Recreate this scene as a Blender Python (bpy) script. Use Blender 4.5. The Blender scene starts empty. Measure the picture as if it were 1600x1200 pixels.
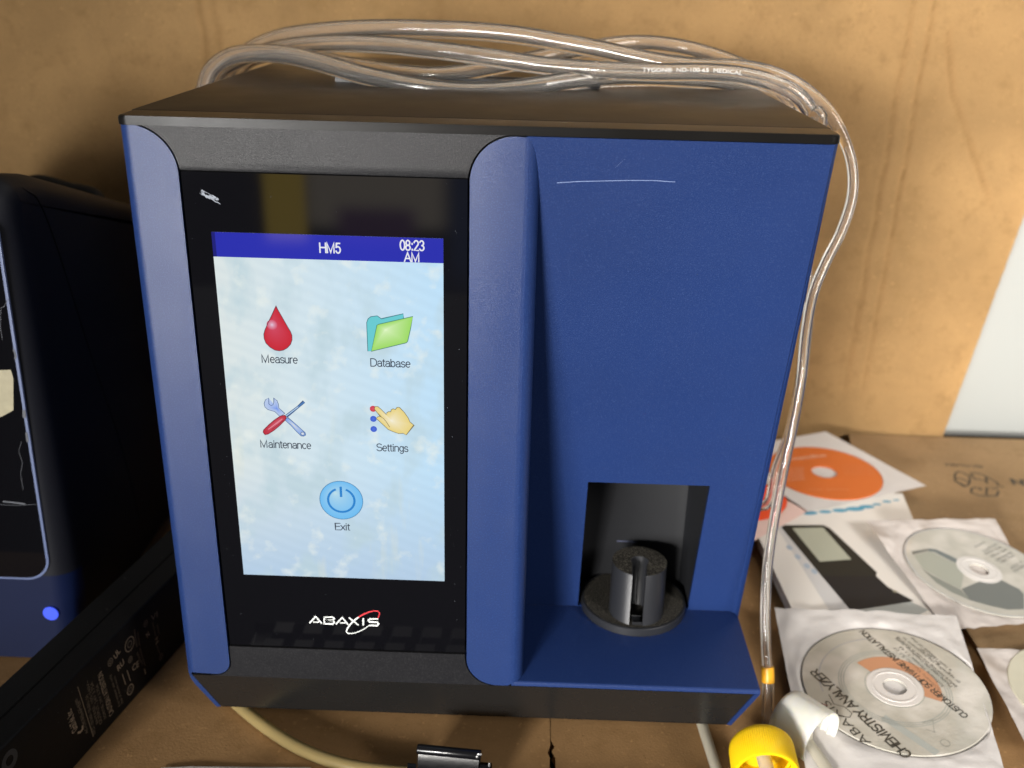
import bpy, bmesh, math, random
from mathutils import Vector, Matrix, noise

S = 0.001                                   # everything below is written in millimetres
sc = bpy.context.scene
COL = sc.collection
R = math.radians

# ------------------------------------------------------------------ camera
CF, CX, CY, CZ, CPITCH, CROLL, CYAW = 1544.23, 25.44, -443.44, 415.97, 0.3933, -0.0250, 0.0162
def _rot(rx, ry, rz):
    return (Matrix.Rotation(rz, 3, 'Z') @ Matrix.Rotation(rx, 3, 'X') @ Matrix.Rotation(ry, 3, 'Y'))
CM = _rot(-CPITCH, CROLL, CYAW)
CC = Vector((CX, CY, CZ))
cam = bpy.data.objects.new('camera', bpy.data.cameras.new('camera'))
COL.objects.link(cam)
m = CM
cam.matrix_world = Matrix(((m[0][0], m[0][2], -m[0][1], CX * S), (m[1][0], m[1][2], -m[1][1], CY * S),
                           (m[2][0], m[2][2], -m[2][1], CZ * S), (0, 0, 0, 1)))
cam.data.sensor_width = 36
cam.data.lens = CF / 1600 * 36
cam.data.clip_start = 0.01
cam.data.clip_end = 100
cam.data.dof.use_dof = True
cam.data.dof.focus_distance = 0.475
cam.data.dof.aperture_fstop = 8.5
sc.camera = cam

# ------------------------------------------------------------------ light
world = bpy.data.worlds.new('World')
sc.world = world
world.use_nodes = True
wn = world.node_tree.nodes; wl = world.node_tree.links
bg = wn['Background']
tc = wn.new('ShaderNodeTexCoord'); sp = wn.new('ShaderNodeSeparateXYZ'); cr = wn.new('ShaderNodeValToRGB')
mr = wn.new('ShaderNodeMapRange'); mr.inputs[1].default_value = -1; mr.inputs[2].default_value = 1
wl.new(tc.outputs['Generated'], sp.inputs[0]); wl.new(sp.outputs['Z'], mr.inputs[0]); wl.new(mr.outputs[0], cr.inputs[0])
wl.new(cr.outputs[0], bg.inputs[0])
cr.color_ramp.elements[0].position = 0.25; cr.color_ramp.elements[0].color = (0.06, 0.06, 0.065, 1)
cr.color_ramp.elements[1].position = 0.62; cr.color_ramp.elements[1].color = (0.62, 0.60, 0.57, 1)
e = cr.color_ramp.elements.new(0.47); e.color = (0.22, 0.20, 0.17, 1)
bg.inputs[1].default_value = 0.14
# the dim room the black glass looks out on: a pale wall, a yellow upright, darkness beside them
def wmath(op, a, b=None):
    k = wn.new('ShaderNodeMath'); k.operation = op
    for i, v in enumerate((a, b)):
        if v is None: continue
        if hasattr(v, 'is_linked'): wl.new(v, k.inputs[i])
        else: k.inputs[i].default_value = v
    return k.outputs[0]
neg_y = wmath('MAXIMUM', wmath('MULTIPLY', sp.outputs['Y'], -1.0), 0.001)
wu = wmath('DIVIDE', sp.outputs['X'], neg_y); wv_ = wmath('DIVIDE', sp.outputs['Z'], neg_y)
def wband(f, lo, hi, soft):
    def edge(a, b):
        k = wn.new('ShaderNodeMapRange'); k.interpolation_type = 'SMOOTHSTEP'; k.inputs[1].default_value = a; k.inputs[2].default_value = b; wl.new(f, k.inputs[0]); return k.outputs[0]
    return wmath('MULTIPLY', edge(lo - soft, lo + soft), wmath('SUBTRACT', 1.0, edge(hi - soft, hi + soft)))
front = wmath('GREATER_THAN', wmath('MULTIPLY', sp.outputs['Y'], -1.0), 0.3)
def wpatch(prev, u0, u1, v0, v1, col, su=.008, sv=.008):
    k = wn.new('ShaderNodeMix'); k.data_type = 'RGBA'
    wl.new(wmath('MULTIPLY', front, wmath('MULTIPLY', wband(wu, u0, u1, su), wband(wv_, v0, v1, sv))), k.inputs[0])
    wl.new(prev, k.inputs[6]); k.inputs[7].default_value = (*col, 1); return k.outputs[2]
room = cr.outputs[0]
room = wpatch(room, -.60, .50, -.75, -.165, (.05, .05, .06), .05, .03)
room = wpatch(room, -.235, -.085, -.245, -.10, (6.0, 5.2, 4.0), .02, .010)
room = wpatch(room, -.275, -.232, -.262, -.12, (11.0, 7.6, .9), .004, .006)
room = wpatch(room, -.20, -.12, -.262, -.225, (1.6, .7, 1.7), .012, .010)
room = wpatch(room, -.085, .02, -.30, -.14, (.2, .5, 1.3), .012, .03)
room = wpatch(room, -.36, -.30, -.66, -.56, (5, 5, 5), .01, .02)
wl.new(room, bg.inputs[0])

def area(name, loc, target, size, watts, color):
    d = bpy.data.lights.new(name, 'AREA'); d.shape = 'RECTANGLE'
    d.size, d.size_y = size; d.energy = watts; d.color = color
    o = bpy.data.objects.new(name, d); COL.objects.link(o)
    o.location = Vector(loc)
    o.rotation_euler = (Vector(target) - Vector(loc)).to_track_quat('-Z', 'Y').to_euler()
    return o
window_lamp = area('window_lamp', (-1.42, -2.5, 0.12), (-0.05, 0.0, 0.30), (0.6, 0.5), 3.9, (1.0, 0.99, 0.97))
window_lamp.data.spread = R(40)
key_lamp = area('key_lamp', (-0.86, -2.40, 0.54), (0.48, 0.1, -0.02), (0.45, 0.30), 8.2, (1.0, 0.96, 0.91))
key_lamp.data.spread = R(40)
wall_fill = area('wall_lamp', (1.35, -0.95, 1.00), (0.42, 0.45, 0.36), (0.7, 0.6), 4.4, (1.0, 0.95, 0.90))  # added fill for the right of the cardboard; no fixture stands there
wall_fill.data.spread = R(50)
area('ceiling_lamp', (0.58, 0.36, 1.30), (0.36, 0.14, 0.0), (0.4, 0.3), 2.0, (1.0, 0.96, 0.90))

vs = sc.view_settings
sc.display_settings.display_device = 'sRGB'
vs.view_transform = 'Standard'; vs.look = 'None'; vs.exposure = 0; vs.gamma = 1; vs.use_curve_mapping = False
sc.cycles.use_denoising = True
sc.cycles.max_bounces = 14
sc.cycles.transmission_bounces = 14
sc.cycles.transparent_max_bounces = 14

# ------------------------------------------------------------------ points from the camera model
def ray(px, py):
    return CM @ Vector(((px - 800) / CF, 1, (600 - py) / CF))
def at(px, py, x=None, y=None, z=None):
    d = ray(px, py)
    t = (z - CZ) / d.z if z is not None else (y - CY) / d.y if y is not None else (x - CX) / d.x
    return CC + d * t
def F(px, py, y=0.0):                       # a point of the front panel -> (x, z)
    p = at(px, py, y=y)
    return (p.x, p.z)

# ------------------------------------------------------------------ materials
def lin(c):
    return tuple(((v / 255) / 12.92 if v / 255 <= .04045 else (((v / 255) + .055) / 1.055) ** 2.4) for v in c)

def mat(name, base, rough=.5, spec=.5, metal=0, bump=0, bump_scale=900, var=0, var_scale=30, rough_var=0, coat=0, detail=3,
        trans=0, ior=1.45, sss=0, speck=None, stretch=(1, 1, 1)):
    mt = bpy.data.materials.new(name); mt.use_nodes = True
    n = mt.node_tree.nodes; l = mt.node_tree.links
    b = n['Principled BSDF']
    b.inputs['Base Color'].default_value = (*base, 1)
    b.inputs['Roughness'].default_value = rough
    b.inputs['Specular IOR Level'].default_value = spec
    b.inputs['Metallic'].default_value = metal
    b.inputs['Coat Weight'].default_value = coat
    b.inputs['Transmission Weight'].default_value = trans
    b.inputs['IOR'].default_value = ior
    if sss:
        b.inputs['Subsurface Weight'].default_value = sss
        b.inputs['Subsurface Radius'].default_value = (.01, .008, .004)
        b.inputs['Subsurface Scale'].default_value = .5
    t = n.new('ShaderNodeTexCoord'); mp = n.new('ShaderNodeMapping'); mp.inputs['Scale'].default_value = stretch
    l.new(t.outputs['Object'], mp.inputs[0])
    def nz(scale, det=3, rg=.55):
        k = n.new('ShaderNodeTexNoise'); k.inputs['Scale'].default_value = scale; k.inputs['Detail'].default_value = det
        k.inputs['Roughness'].default_value = rg
        l.new(mp.outputs[0], k.inputs['Vector']); return k
    src = None
    if var:
        k = nz(var_scale, 5, .6)
        mx = n.new('ShaderNodeMix'); mx.data_type = 'RGBA'
        mx.inputs[6].default_value = (*[max(0, c * (1 - var)) for c in base], 1)
        mx.inputs[7].default_value = (*[c * (1 + var) for c in base], 1)
        l.new(k.outputs['Fac'], mx.inputs[0]); src = mx.outputs[2]
    if speck:                                # (colour, scale, threshold, softness): fine flecks
        k = nz(speck[1], 2, .5)
        rr = n.new('ShaderNodeMapRange'); rr.inputs[1].default_value = speck[2]; rr.inputs[2].default_value = speck[2] + speck[3]
        l.new(k.outputs['Fac'], rr.inputs[0])
        mx = n.new('ShaderNodeMix'); mx.data_type = 'RGBA'
        if src: l.new(src, mx.inputs[6])
        else: mx.inputs[6].default_value = (*base, 1)
        mx.inputs[7].default_value = (*speck[0], 1)
        l.new(rr.outputs[0], mx.inputs[0]); src = mx.outputs[2]
    if src: l.new(src, b.inputs['Base Color'])
    if rough_var:
        k = nz(var_scale * 1.7, 4)
        rr = n.new('ShaderNodeMapRange'); rr.inputs[3].default_value = rough - rough_var; rr.inputs[4].default_value = rough + rough_var
        l.new(k.outputs['Fac'], rr.inputs[0]); l.new(rr.outputs[0], b.inputs['Roughness'])
    if bump:
        k = nz(bump_scale, detail)
        bp = n.new('ShaderNodeBump'); bp.inputs['Strength'].default_value = bump; bp.inputs['Distance'].default_value = .001
        l.new(k.outputs['Fac'], bp.inputs['Height']); l.new(bp.outputs[0], b.inputs['Normal'])
    return mt

def ink(name, emit=0.0, rough=.5, spec=.5, coat=0):
    """printed or displayed colour taken from the face colours of the drawing"""
    mt = bpy.data.materials.new(name); mt.use_nodes = True
    n = mt.node_tree.nodes; l = mt.node_tree.links; b = n['Principled BSDF']
    a = n.new('ShaderNodeAttribute'); a.attribute_name = 'Col'
    if emit:
        b.inputs['Base Color'].default_value = (0.004, 0.004, 0.005, 1)
        l.new(a.outputs['Color'], b.inputs['Emission Color']); b.inputs['Emission Strength'].default_value = emit
    else:
        l.new(a.outputs['Color'], b.inputs['Base Color'])
    b.inputs['Roughness'].default_value = rough; b.inputs['Specular IOR Level'].default_value = spec
    b.inputs['Coat Weight'].default_value = coat
    return mt

BLUE = (0.0085, 0.0228, 0.092)
M = {}
M['blue'] = mat('textured_blue_plastic', BLUE, .37, .48, bump=.20, bump_scale=3200, detail=1, speck=((0.018, 0.042, 0.135), 1500, .50, .22), var=.12, var_scale=16, rough_var=.07)
M['panelblue'] = mat('satin_blue_plastic', BLUE, .46, .26, bump=.24, bump_scale=2600, detail=1, speck=((0.017, 0.036, 0.115), 1500, .52, .22), var=.12, var_scale=16, rough_var=.07)
M['black'] = mat('textured_black_plastic', (0.008, 0.008, 0.0095), .39, .27, bump=.18, bump_scale=3200, detail=1, speck=((0.020, 0.020, 0.021), 1500, .50, .22), var=.15, var_scale=18, rough_var=.05)
M['lid'] = mat('satin_black_lid', (0.006, 0.0055, 0.005), .32, .16, bump=.02, bump_scale=1200, var=.2, var_scale=20, rough_var=.07)
M['kick'] = mat('smooth_black_plastic', (0.010, 0.010, 0.010), .27, .5, bump=.03, bump_scale=900, rough_var=.06, var_scale=25)
M['gap'] = mat('dark_gap', (0.003, 0.003, 0.003), .8, .1)
M['glass'] = mat('black_glass', (0.003, 0.003, 0.004), .04, .5, rough_var=.02, var_scale=12)
M['lining'] = mat('grey_black_lining', (0.0085, 0.009, 0.0105), .5, .3, bump=.06, bump_scale=900, var=.15, var_scale=30)
M['holder'] = mat('black_holder_plastic', (0.014, 0.015, 0.018), .38, .55, bump=.05, bump_scale=700)
M['dust'] = mat('dusty_black_plastic', (0.016, 0.015, 0.013), .85, .15, bump=.4, bump_scale=700, speck=((0.15, 0.138, 0.112), 1700, .50, .20), var=.5, var_scale=260)
M['dust_line'] = mat('grey_dust', (0.05, 0.055, 0.085), .95, .05, bump=.4, bump_scale=900, var=.5, var_scale=300)
M['scratch'] = mat('scratch_mark', (0.13, 0.17, 0.30), .7, .2)
M['scuff'] = mat('adhesive_scuff', (0.22, 0.24, 0.28), .7, .3, var=.3, var_scale=600)
M['film'] = mat('torn_clear_film', (0.09, 0.095, 0.11), .5, .4, var=.4, var_scale=200)
M['navy'] = mat('dark_navy_plastic', (0.003, 0.007, 0.032), .5, .18, bump=.10, bump_scale=1200, var=.1, var_scale=20)
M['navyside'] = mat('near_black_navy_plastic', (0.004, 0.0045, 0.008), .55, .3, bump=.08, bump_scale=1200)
M['rim'] = mat('pale_blue_rim', (0.10, 0.13, 0.24), .4, .5)
M['rubber'] = mat('matt_black_rubber', (0.006, 0.006, 0.006), .6, .3)
M['brick'] = mat('matt_black_case', (0.006, 0.006, 0.006), .6, .25, bump=.12, bump_scale=1000, speck=((0.08, 0.08, 0.08), 420, .74, .04))
M['metalblack'] = mat('glossy_black_paint', (0.004, 0.004, 0.005), .22, .5)
M['bare'] = mat('worn_bare_metal', (0.45, 0.45, 0.45), .35, .5, metal=.8, var=.3, var_scale=600)
M['print'] = ink('printed_ink', 0, .55, .3)
M['discprint'] = ink('printed_disc_ink', 0, .35, .5, coat=.4)
M['screenink'] = ink('lit_screen_ink', .95, .05, .5)
M['paper'] = mat('white_paper', (0.62, 0.59, 0.565), .75, .25, bump=.25, bump_scale=160, var=.05, var_scale=25, detail=4)
M['stainpaper'] = mat('stained_white_paper', (0.61, 0.56, 0.525), .75, .25, bump=.3, bump_scale=120, var=.12, var_scale=22, speck=((0.30, 0.235, 0.18), 30, .55, .22))
M['pinkpaper'] = mat('pinkish_paper', (0.80, 0.58, 0.52), .7, .3, bump=.1, bump_scale=120)
M['cover'] = mat('glossy_white_cover', (0.78, 0.75, 0.70), .3, .5, var=.05, var_scale=9)
M['pages'] = mat('page_edges', (0.62, 0.60, 0.58), .8, .2, var=.25, var_scale=900, stretch=(.02, .02, 1))
M['disc'] = mat('silver_disc_print', (0.45, 0.43, 0.37), .28, .5, coat=.6, var=.16, var_scale=30, bump=.9, bump_scale=48, detail=5, speck=((0.66, 0.62, 0.56), 34, .46, .26))  # pale blotches put the white sheen of a clear film into the disc colour
M['discclear'] = mat('clear_disc_hub', (0.66, 0.63, 0.60), .2, .5, coat=.6, var=.1, var_scale=60)
M['discorange'] = mat('orange_disc_print', (0.62, 0.150, 0.032), .45, .4, var=.06, var_scale=20)
M['discred'] = mat('red_orange_disc_print', (0.85, 0.090, 0.030), .4, .4)
M['disccream'] = mat('cream_disc_print', (0.60, 0.57, 0.44), .35, .5, coat=.4, var=.15, var_scale=30)
M['yellow'] = mat('yellow_cap_plastic', (0.74, 0.48, 0.004), .42, .45, sss=.15, var=.03, var_scale=40)
M['amber'] = mat('amber_connector_plastic', (0.62, 0.30, 0.012), .4, .45, sss=.15)
M['milky'] = mat('milky_cap_plastic', (0.86, 0.84, 0.76), .3, .5, trans=.35, ior=1.25, sss=.3)
M['milktube'] = mat('milky_tube_plastic', (0.70, 0.66, 0.54), .3, .5, trans=.5, ior=1.3)
M['oldtube'] = mat('yellowed_tube_plastic', (0.44, 0.34, 0.15), .35, .5, trans=.5, ior=1.3)
M['white'] = mat('white_painted_wall', (0.30, 0.31, 0.295), .7, .3, bump=.04, bump_scale=200, var=.02, var_scale=8)
M['desk'] = mat('dark_desk_top', (0.006, 0.006, 0.007), .9, .08, bump=.05, bump_scale=300)
M['tube'] = mat('clear_tube_plastic', (0.98, 0.96, 0.93), .06, .5, trans=.955, ior=1.33)

def cardboard(name, base, streak=(0.6, 1, 14)):
    mt = mat(name, base, .85, .15)
    n = mt.node_tree.nodes; l = mt.node_tree.links; b = n['Principled BSDF']
    t = n.new('ShaderNodeTexCoord')
    def nz(scale, det, st, rg=.6):
        mp = n.new('ShaderNodeMapping'); mp.inputs['Scale'].default_value = st; l.new(t.outputs['Object'], mp.inputs[0])
        k = n.new('ShaderNodeTexNoise'); k.inputs['Scale'].default_value = scale; k.inputs['Detail'].default_value = det
        k.inputs['Roughness'].default_value = rg; l.new(mp.outputs[0], k.inputs['Vector']); return k
    def mix(fac, a, c, lo=0., hi=1.):
        rr = n.new('ShaderNodeMapRange'); rr.inputs[1].default_value = lo; rr.inputs[2].default_value = hi
        l.new(fac, rr.inputs[0])
        mx = n.new('ShaderNodeMix'); mx.data_type = 'RGBA'; l.new(rr.outputs[0], mx.inputs[0])
        if hasattr(a, 'is_linked'): l.new(a, mx.inputs[6])
        else: mx.inputs[6].default_value = (*a, 1)
        mx.inputs[7].default_value = (*c, 1); return mx.outputs[2]
    d = [c * .74 for c in base]; w = [c * 1.12 for c in base]
    c1 = mix(nz(7, 5, (1, 1, 1)).outputs['Fac'], d, w, .3, .7)
    c1 = mix(nz(45, 5, (1, 1, 1), .7).outputs['Fac'], c1, [base[0] * .70, base[1] * .68, base[2] * .62], .52, .80)
    c2 = mix(nz(900, 2, (1, 1, .5)).outputs['Fac'], c1, [c * .62 for c in base], .58, .85)
    c3 = mix(nz(420, 2, (1, 1, 1)).outputs['Fac'], c2, [c * .5 for c in base], .68, .80)
    c4 = mix(nz(330, 1, (1, .8, 1.2)).outputs['Fac'], c3, [min(1, c * 1.25) for c in base], .66, .80)
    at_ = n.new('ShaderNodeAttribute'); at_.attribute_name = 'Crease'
    c5 = mix(at_.outputs['Fac'], c4, [base[0] * .55, base[1] * .50, base[2] * .42])  # fold shading put into the colour: darker along the creases
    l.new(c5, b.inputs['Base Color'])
    k1 = nz(700, 3, (1, 1, 1)); k2 = nz(26, 4, (1, 1, 1.5))
    ad = n.new('ShaderNodeMath'); ad.operation = 'MULTIPLY_ADD'; ad.inputs[1].default_value = 1.2
    l.new(k2.outputs['Fac'], ad.inputs[0]); l.new(k1.outputs['Fac'], ad.inputs[2])
    bp = n.new('ShaderNodeBump'); bp.inputs['Strength'].default_value = .22; bp.inputs['Distance'].default_value = .001
    l.new(ad.outputs[0], bp.inputs['Height']); l.new(bp.outputs[0], b.inputs['Normal'])
    return mt
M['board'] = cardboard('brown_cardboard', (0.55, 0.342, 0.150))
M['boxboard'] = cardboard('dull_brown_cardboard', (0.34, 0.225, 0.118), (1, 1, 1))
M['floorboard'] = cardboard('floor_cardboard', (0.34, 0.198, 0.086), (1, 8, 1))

# screen backdrop: pale sky picture with soft clouds and a few warm streaks
def screen_mat():
    mt = bpy.data.materials.new('lit_screen'); mt.use_nodes = True
    n = mt.node_tree.nodes; l = mt.node_tree.links; b = n['Principled BSDF']
    b.inputs['Base Color'].default_value = (.004, .004, .005, 1); b.inputs['Roughness'].default_value = .05
    t = n.new('ShaderNodeTexCoord')
    def nz(scale, st, rot=0, det=4):
        mp = n.new('ShaderNodeMapping'); mp.inputs['Scale'].default_value = st; mp.inputs['Rotation'].default_value = (0, R(rot), 0)
        l.new(t.outputs['Object'], mp.inputs[0])
        k = n.new('ShaderNodeTexNoise'); k.inputs['Scale'].default_value = scale; k.inputs['Detail'].default_value = det
        l.new(mp.outputs[0], k.inputs['Vector']); return k.outputs['Fac']
    def mr(f, lo, hi, o0=0., o1=1.):
        r = n.new('ShaderNodeMapRange'); r.inputs[1].default_value = lo; r.inputs[2].default_value = hi
        r.inputs[3].default_value = o0; r.inputs[4].default_value = o1; l.new(f, r.inputs[0]); return r.outputs[0]
    def mix(f, a, c):
        mx = n.new('ShaderNodeMix'); mx.data_type = 'RGBA'; l.new(f, mx.inputs[0])
        if hasattr(a, 'is_linked'): l.new(a, mx.inputs[6])
        else: mx.inputs[6].default_value = (*a, 1)
        mx.inputs[7].default_value = (*c, 1); return mx.outputs[2]
    sx = n.new('ShaderNodeSeparateXYZ'); l.new(t.outputs['Object'], sx.inputs[0])
    h = mr(sx.outputs['X'], -.122, -.015)
    c = mix(h, lin((212, 221, 220)), lin((184, 217, 240)))
    v = mr(sx.outputs['Z'], .185, .117)
    c = mix(v, c, lin((174, 198, 221)))
    c = mix(mr(nz(52, (1, 1, .6)), .48, .66, 0, .75), c, lin((182, 204, 212)))
    c = mix(mr(nz(110, (1, 1, 1)), .56, .74, 0, .6), c, lin((226, 232, 226)))
    band = mr(nz(30, (2.6, 1, .35), -38), .60, .75, 0, .55)
    mm = n.new('ShaderNodeMath'); mm.operation = 'MULTIPLY'; l.new(band, mm.inputs[0]); l.new(mr(sx.outputs['Z'], .235, .16), mm.inputs[1])
    c = mix(mm.outputs[0], c, lin((220, 220, 196)))
    # fine slanted moire lines
    wv = n.new('ShaderNodeTexWave'); wv.inputs['Scale'].default_value = 55; wv.inputs['Distortion'].default_value = 1.5
    mp = n.new('ShaderNodeMapping'); mp.inputs['Rotation'].default_value = (0, R(68), 0); l.new(t.outputs['Object'], mp.inputs[0]); l.new(mp.outputs[0], wv.inputs[0])
    wv.inputs['Detail Scale'].default_value = 1.0
    c = mix(mr(wv.outputs['Fac'], 0, 1, 0, .07), c, lin((140, 165, 185)))
    l.new(c, b.inputs['Emission Color']); b.inputs['Emission Strength'].default_value = 1.08
    return mt
M['screen'] = screen_mat()
def emissive(name, col, s, rough=.3):
    mt = mat(name, (0.01, 0.01, 0.02), rough)
    b = mt.node_tree.nodes['Principled BSDF']; b.inputs['Emission Color'].default_value = (*col, 1); b.inputs['Emission Strength'].default_value = s
    return mt
M['bluelamp'] = emissive('lit_blue_button', (0.055, 0.115, 1.0), 1.15, .8)

# ------------------------------------------------------------------ objects
def link(o, parent=None):
    COL.objects.link(o)
    if parent is not None: o.parent = parent
    return o
def tag(o, label, cat, group=None):
    o['label'] = label; o['category'] = cat
    if group: o['group'] = group
    return o
def thing(name, label, cat, loc=(0, 0, 0), group=None):
    o = bpy.data.objects.new(name, None); o.empty_display_size = .02
    link(o); o.location = Vector(loc) * S
    return tag(o, label, cat, group)
def put(name, bm, mats, parent=None, smooth=35, recalc=True):
    """bmesh in world millimetres -> object (children keep world coordinates through the parent's offset)"""
    if recalc: bmesh.ops.recalc_face_normals(bm, faces=bm.faces[:])
    me = bpy.data.meshes.new(name)
    bm.to_mesh(me); bm.free()
    off = Vector(chain(parent)) / S if parent is not None else Vector((0, 0, 0))
    me.transform(Matrix.Scale(S, 4) @ Matrix.Translation(-off))
    for q in (mats if isinstance(mats, (list, tuple)) else [mats]): me.materials.append(q)
    if smooth:
        me.polygons.foreach_set('use_smooth', [True] * len(me.polygons))
        try: me.set_sharp_from_angle(angle=R(smooth))
        except Exception: pass
    o = bpy.data.objects.new(name, me)
    return link(o, parent)
def chain(o):
    v = Vector((0, 0, 0))
    while o is not None: v = v + o.location; o = o.parent
    return v
def rebase(o, base):
    """moves a top-level mesh's origin to base (mm) without moving the mesh"""
    o.data.transform(Matrix.Translation(-Vector(base) * S)); o.location = Vector(base) * S
    return o

def arc(cx, cy, r, a0, a1, n=10):
    return [(cx + r * math.cos(R(a0 + (a1 - a0) * i / n)), cy + r * math.sin(R(a0 + (a1 - a0) * i / n))) for i in range(n + 1)]

def prism(bm, pts, f0, f1):
    """closed solid between two images of the outline"""
    a = [bm.verts.new(f0(*p)) for p in pts]; b = [bm.verts.new(f1(*p)) for p in pts]
    fs = [bm.faces.new(a), bm.faces.new(b[::-1])]
    for i in range(len(pts)):
        j = (i + 1) % len(pts)
        fs.append(bm.faces.new((a[i], a[j], b[j], b[i])))
    return a, b, fs
def prism_xz(bm, pts, y0, y1):
    return prism(bm, pts, lambda x, z: (x, y0, z), lambda x, z: (x, y1, z))
def box(bm, x0, x1, y0, y1, z0, z1):
    return prism_xz(bm, [(x0, z0), (x1, z0), (x1, z1), (x0, z1)], y0, y1)
def bevel(bm, test, r, seg=3):
    es = [e for e in bm.edges if test(e.verts[0].co, e.verts[1].co, e)]
    if es: bmesh.ops.bevel(bm, geom=es, offset=r, segments=seg, affect='EDGES', profile=.5, clamp_overlap=True)
def sharp(bm, ang=40):
    bm.normal_update()
    return [e for e in bm.edges if len(e.link_faces) == 2 and e.calc_face_angle(0) > R(ang)]
def bevel_sharp(bm, r, seg=2, ang=40):
    bmesh.ops.bevel(bm, geom=sharp(bm, ang), offset=r, segments=seg, affect='EDGES', profile=.5, clamp_overlap=True)

def frame_of(d):
    d = d.normalized(); u = Vector((0, 0, 1)) if abs(d.z) < .9 else Vector((1, 0, 0))
    a = d.cross(u).normalized(); return a, a.cross(d).normalized()
def spline(pts, n=8):
    P = [Vector(p) for p in pts]; P = [P[0] * 2 - P[1]] + P + [P[-1] * 2 - P[-2]]
    out = []
    for i in range(1, len(P) - 2):
        a, b, c, d = P[i - 1:i + 3]
        for k in range(n):
            t = k / n
            out.append(.5 * ((2 * b) + (c - a) * t + (2 * a - 5 * b + 4 * c - d) * t * t + (3 * b - a - 3 * c + d) * t ** 3))
    out.append(P[-2]); return out
def sweep(bm, path, rad, seg=14, caps=True, flip=False):
    """round tube along a path with a frame carried along it"""
    n = len(path); rings = []
    T = [(path[min(i + 1, n - 1)] - path[max(i - 1, 0)]).normalized() for i in range(n)]
    a, _ = frame_of(T[0])
    fs = []
    for i in range(n):
        a = (a - T[i] * a.dot(T[i])).normalized(); b = T[i].cross(a)
        r = rad(i / (n - 1)) if callable(rad) else rad
        rings.append([bm.verts.new(path[i] + (a * math.cos(2 * math.pi * k / seg) + b * math.sin(2 * math.pi * k / seg)) * r) for k in range(seg)])
    for i in range(n - 1):
        for k in range(seg):
            q = (rings[i][k], rings[i][(k + 1) % seg], rings[i + 1][(k + 1) % seg], rings[i + 1][k])
            fs.append(bm.faces.new(q[::-1] if flip else q))
    if caps:
        fs.append(bm.faces.new(rings[0] if flip else rings[0][::-1])); fs.append(bm.faces.new(rings[-1][::-1] if flip else rings[-1]))
    return fs
def lathe(bm, prof, origin, axis, seg=48, mod=None, closed=False):
    """profile of (radius, height) turned about an axis"""
    axis = Vector(axis).normalized(); a, b = frame_of(axis); o = Vector(origin); rings = []
    for r, h in prof:
        rings.append([bm.verts.new(o + axis * h + (a * math.cos(2 * math.pi * k / seg) + b * math.sin(2 * math.pi * k / seg)) * (r * (mod(k, r, h) if mod else 1))) for k in range(seg)])
    rg = list(range(len(rings) - 1))
    for i in rg:
        for k in range(seg): bm.faces.new((rings[i][k], rings[i][(k + 1) % seg], rings[i + 1][(k + 1) % seg], rings[i + 1][k]))
    if closed:
        for k in range(seg): bm.faces.new((rings[-1][k], rings[-1][(k + 1) % seg], rings[0][(k + 1) % seg], rings[0][k]))
    else:
        if prof[0][0] > 1e-6: bm.faces.new(rings[0][::-1])
        if prof[-1][0] > 1e-6: bm.faces.new(rings[-1])

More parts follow.
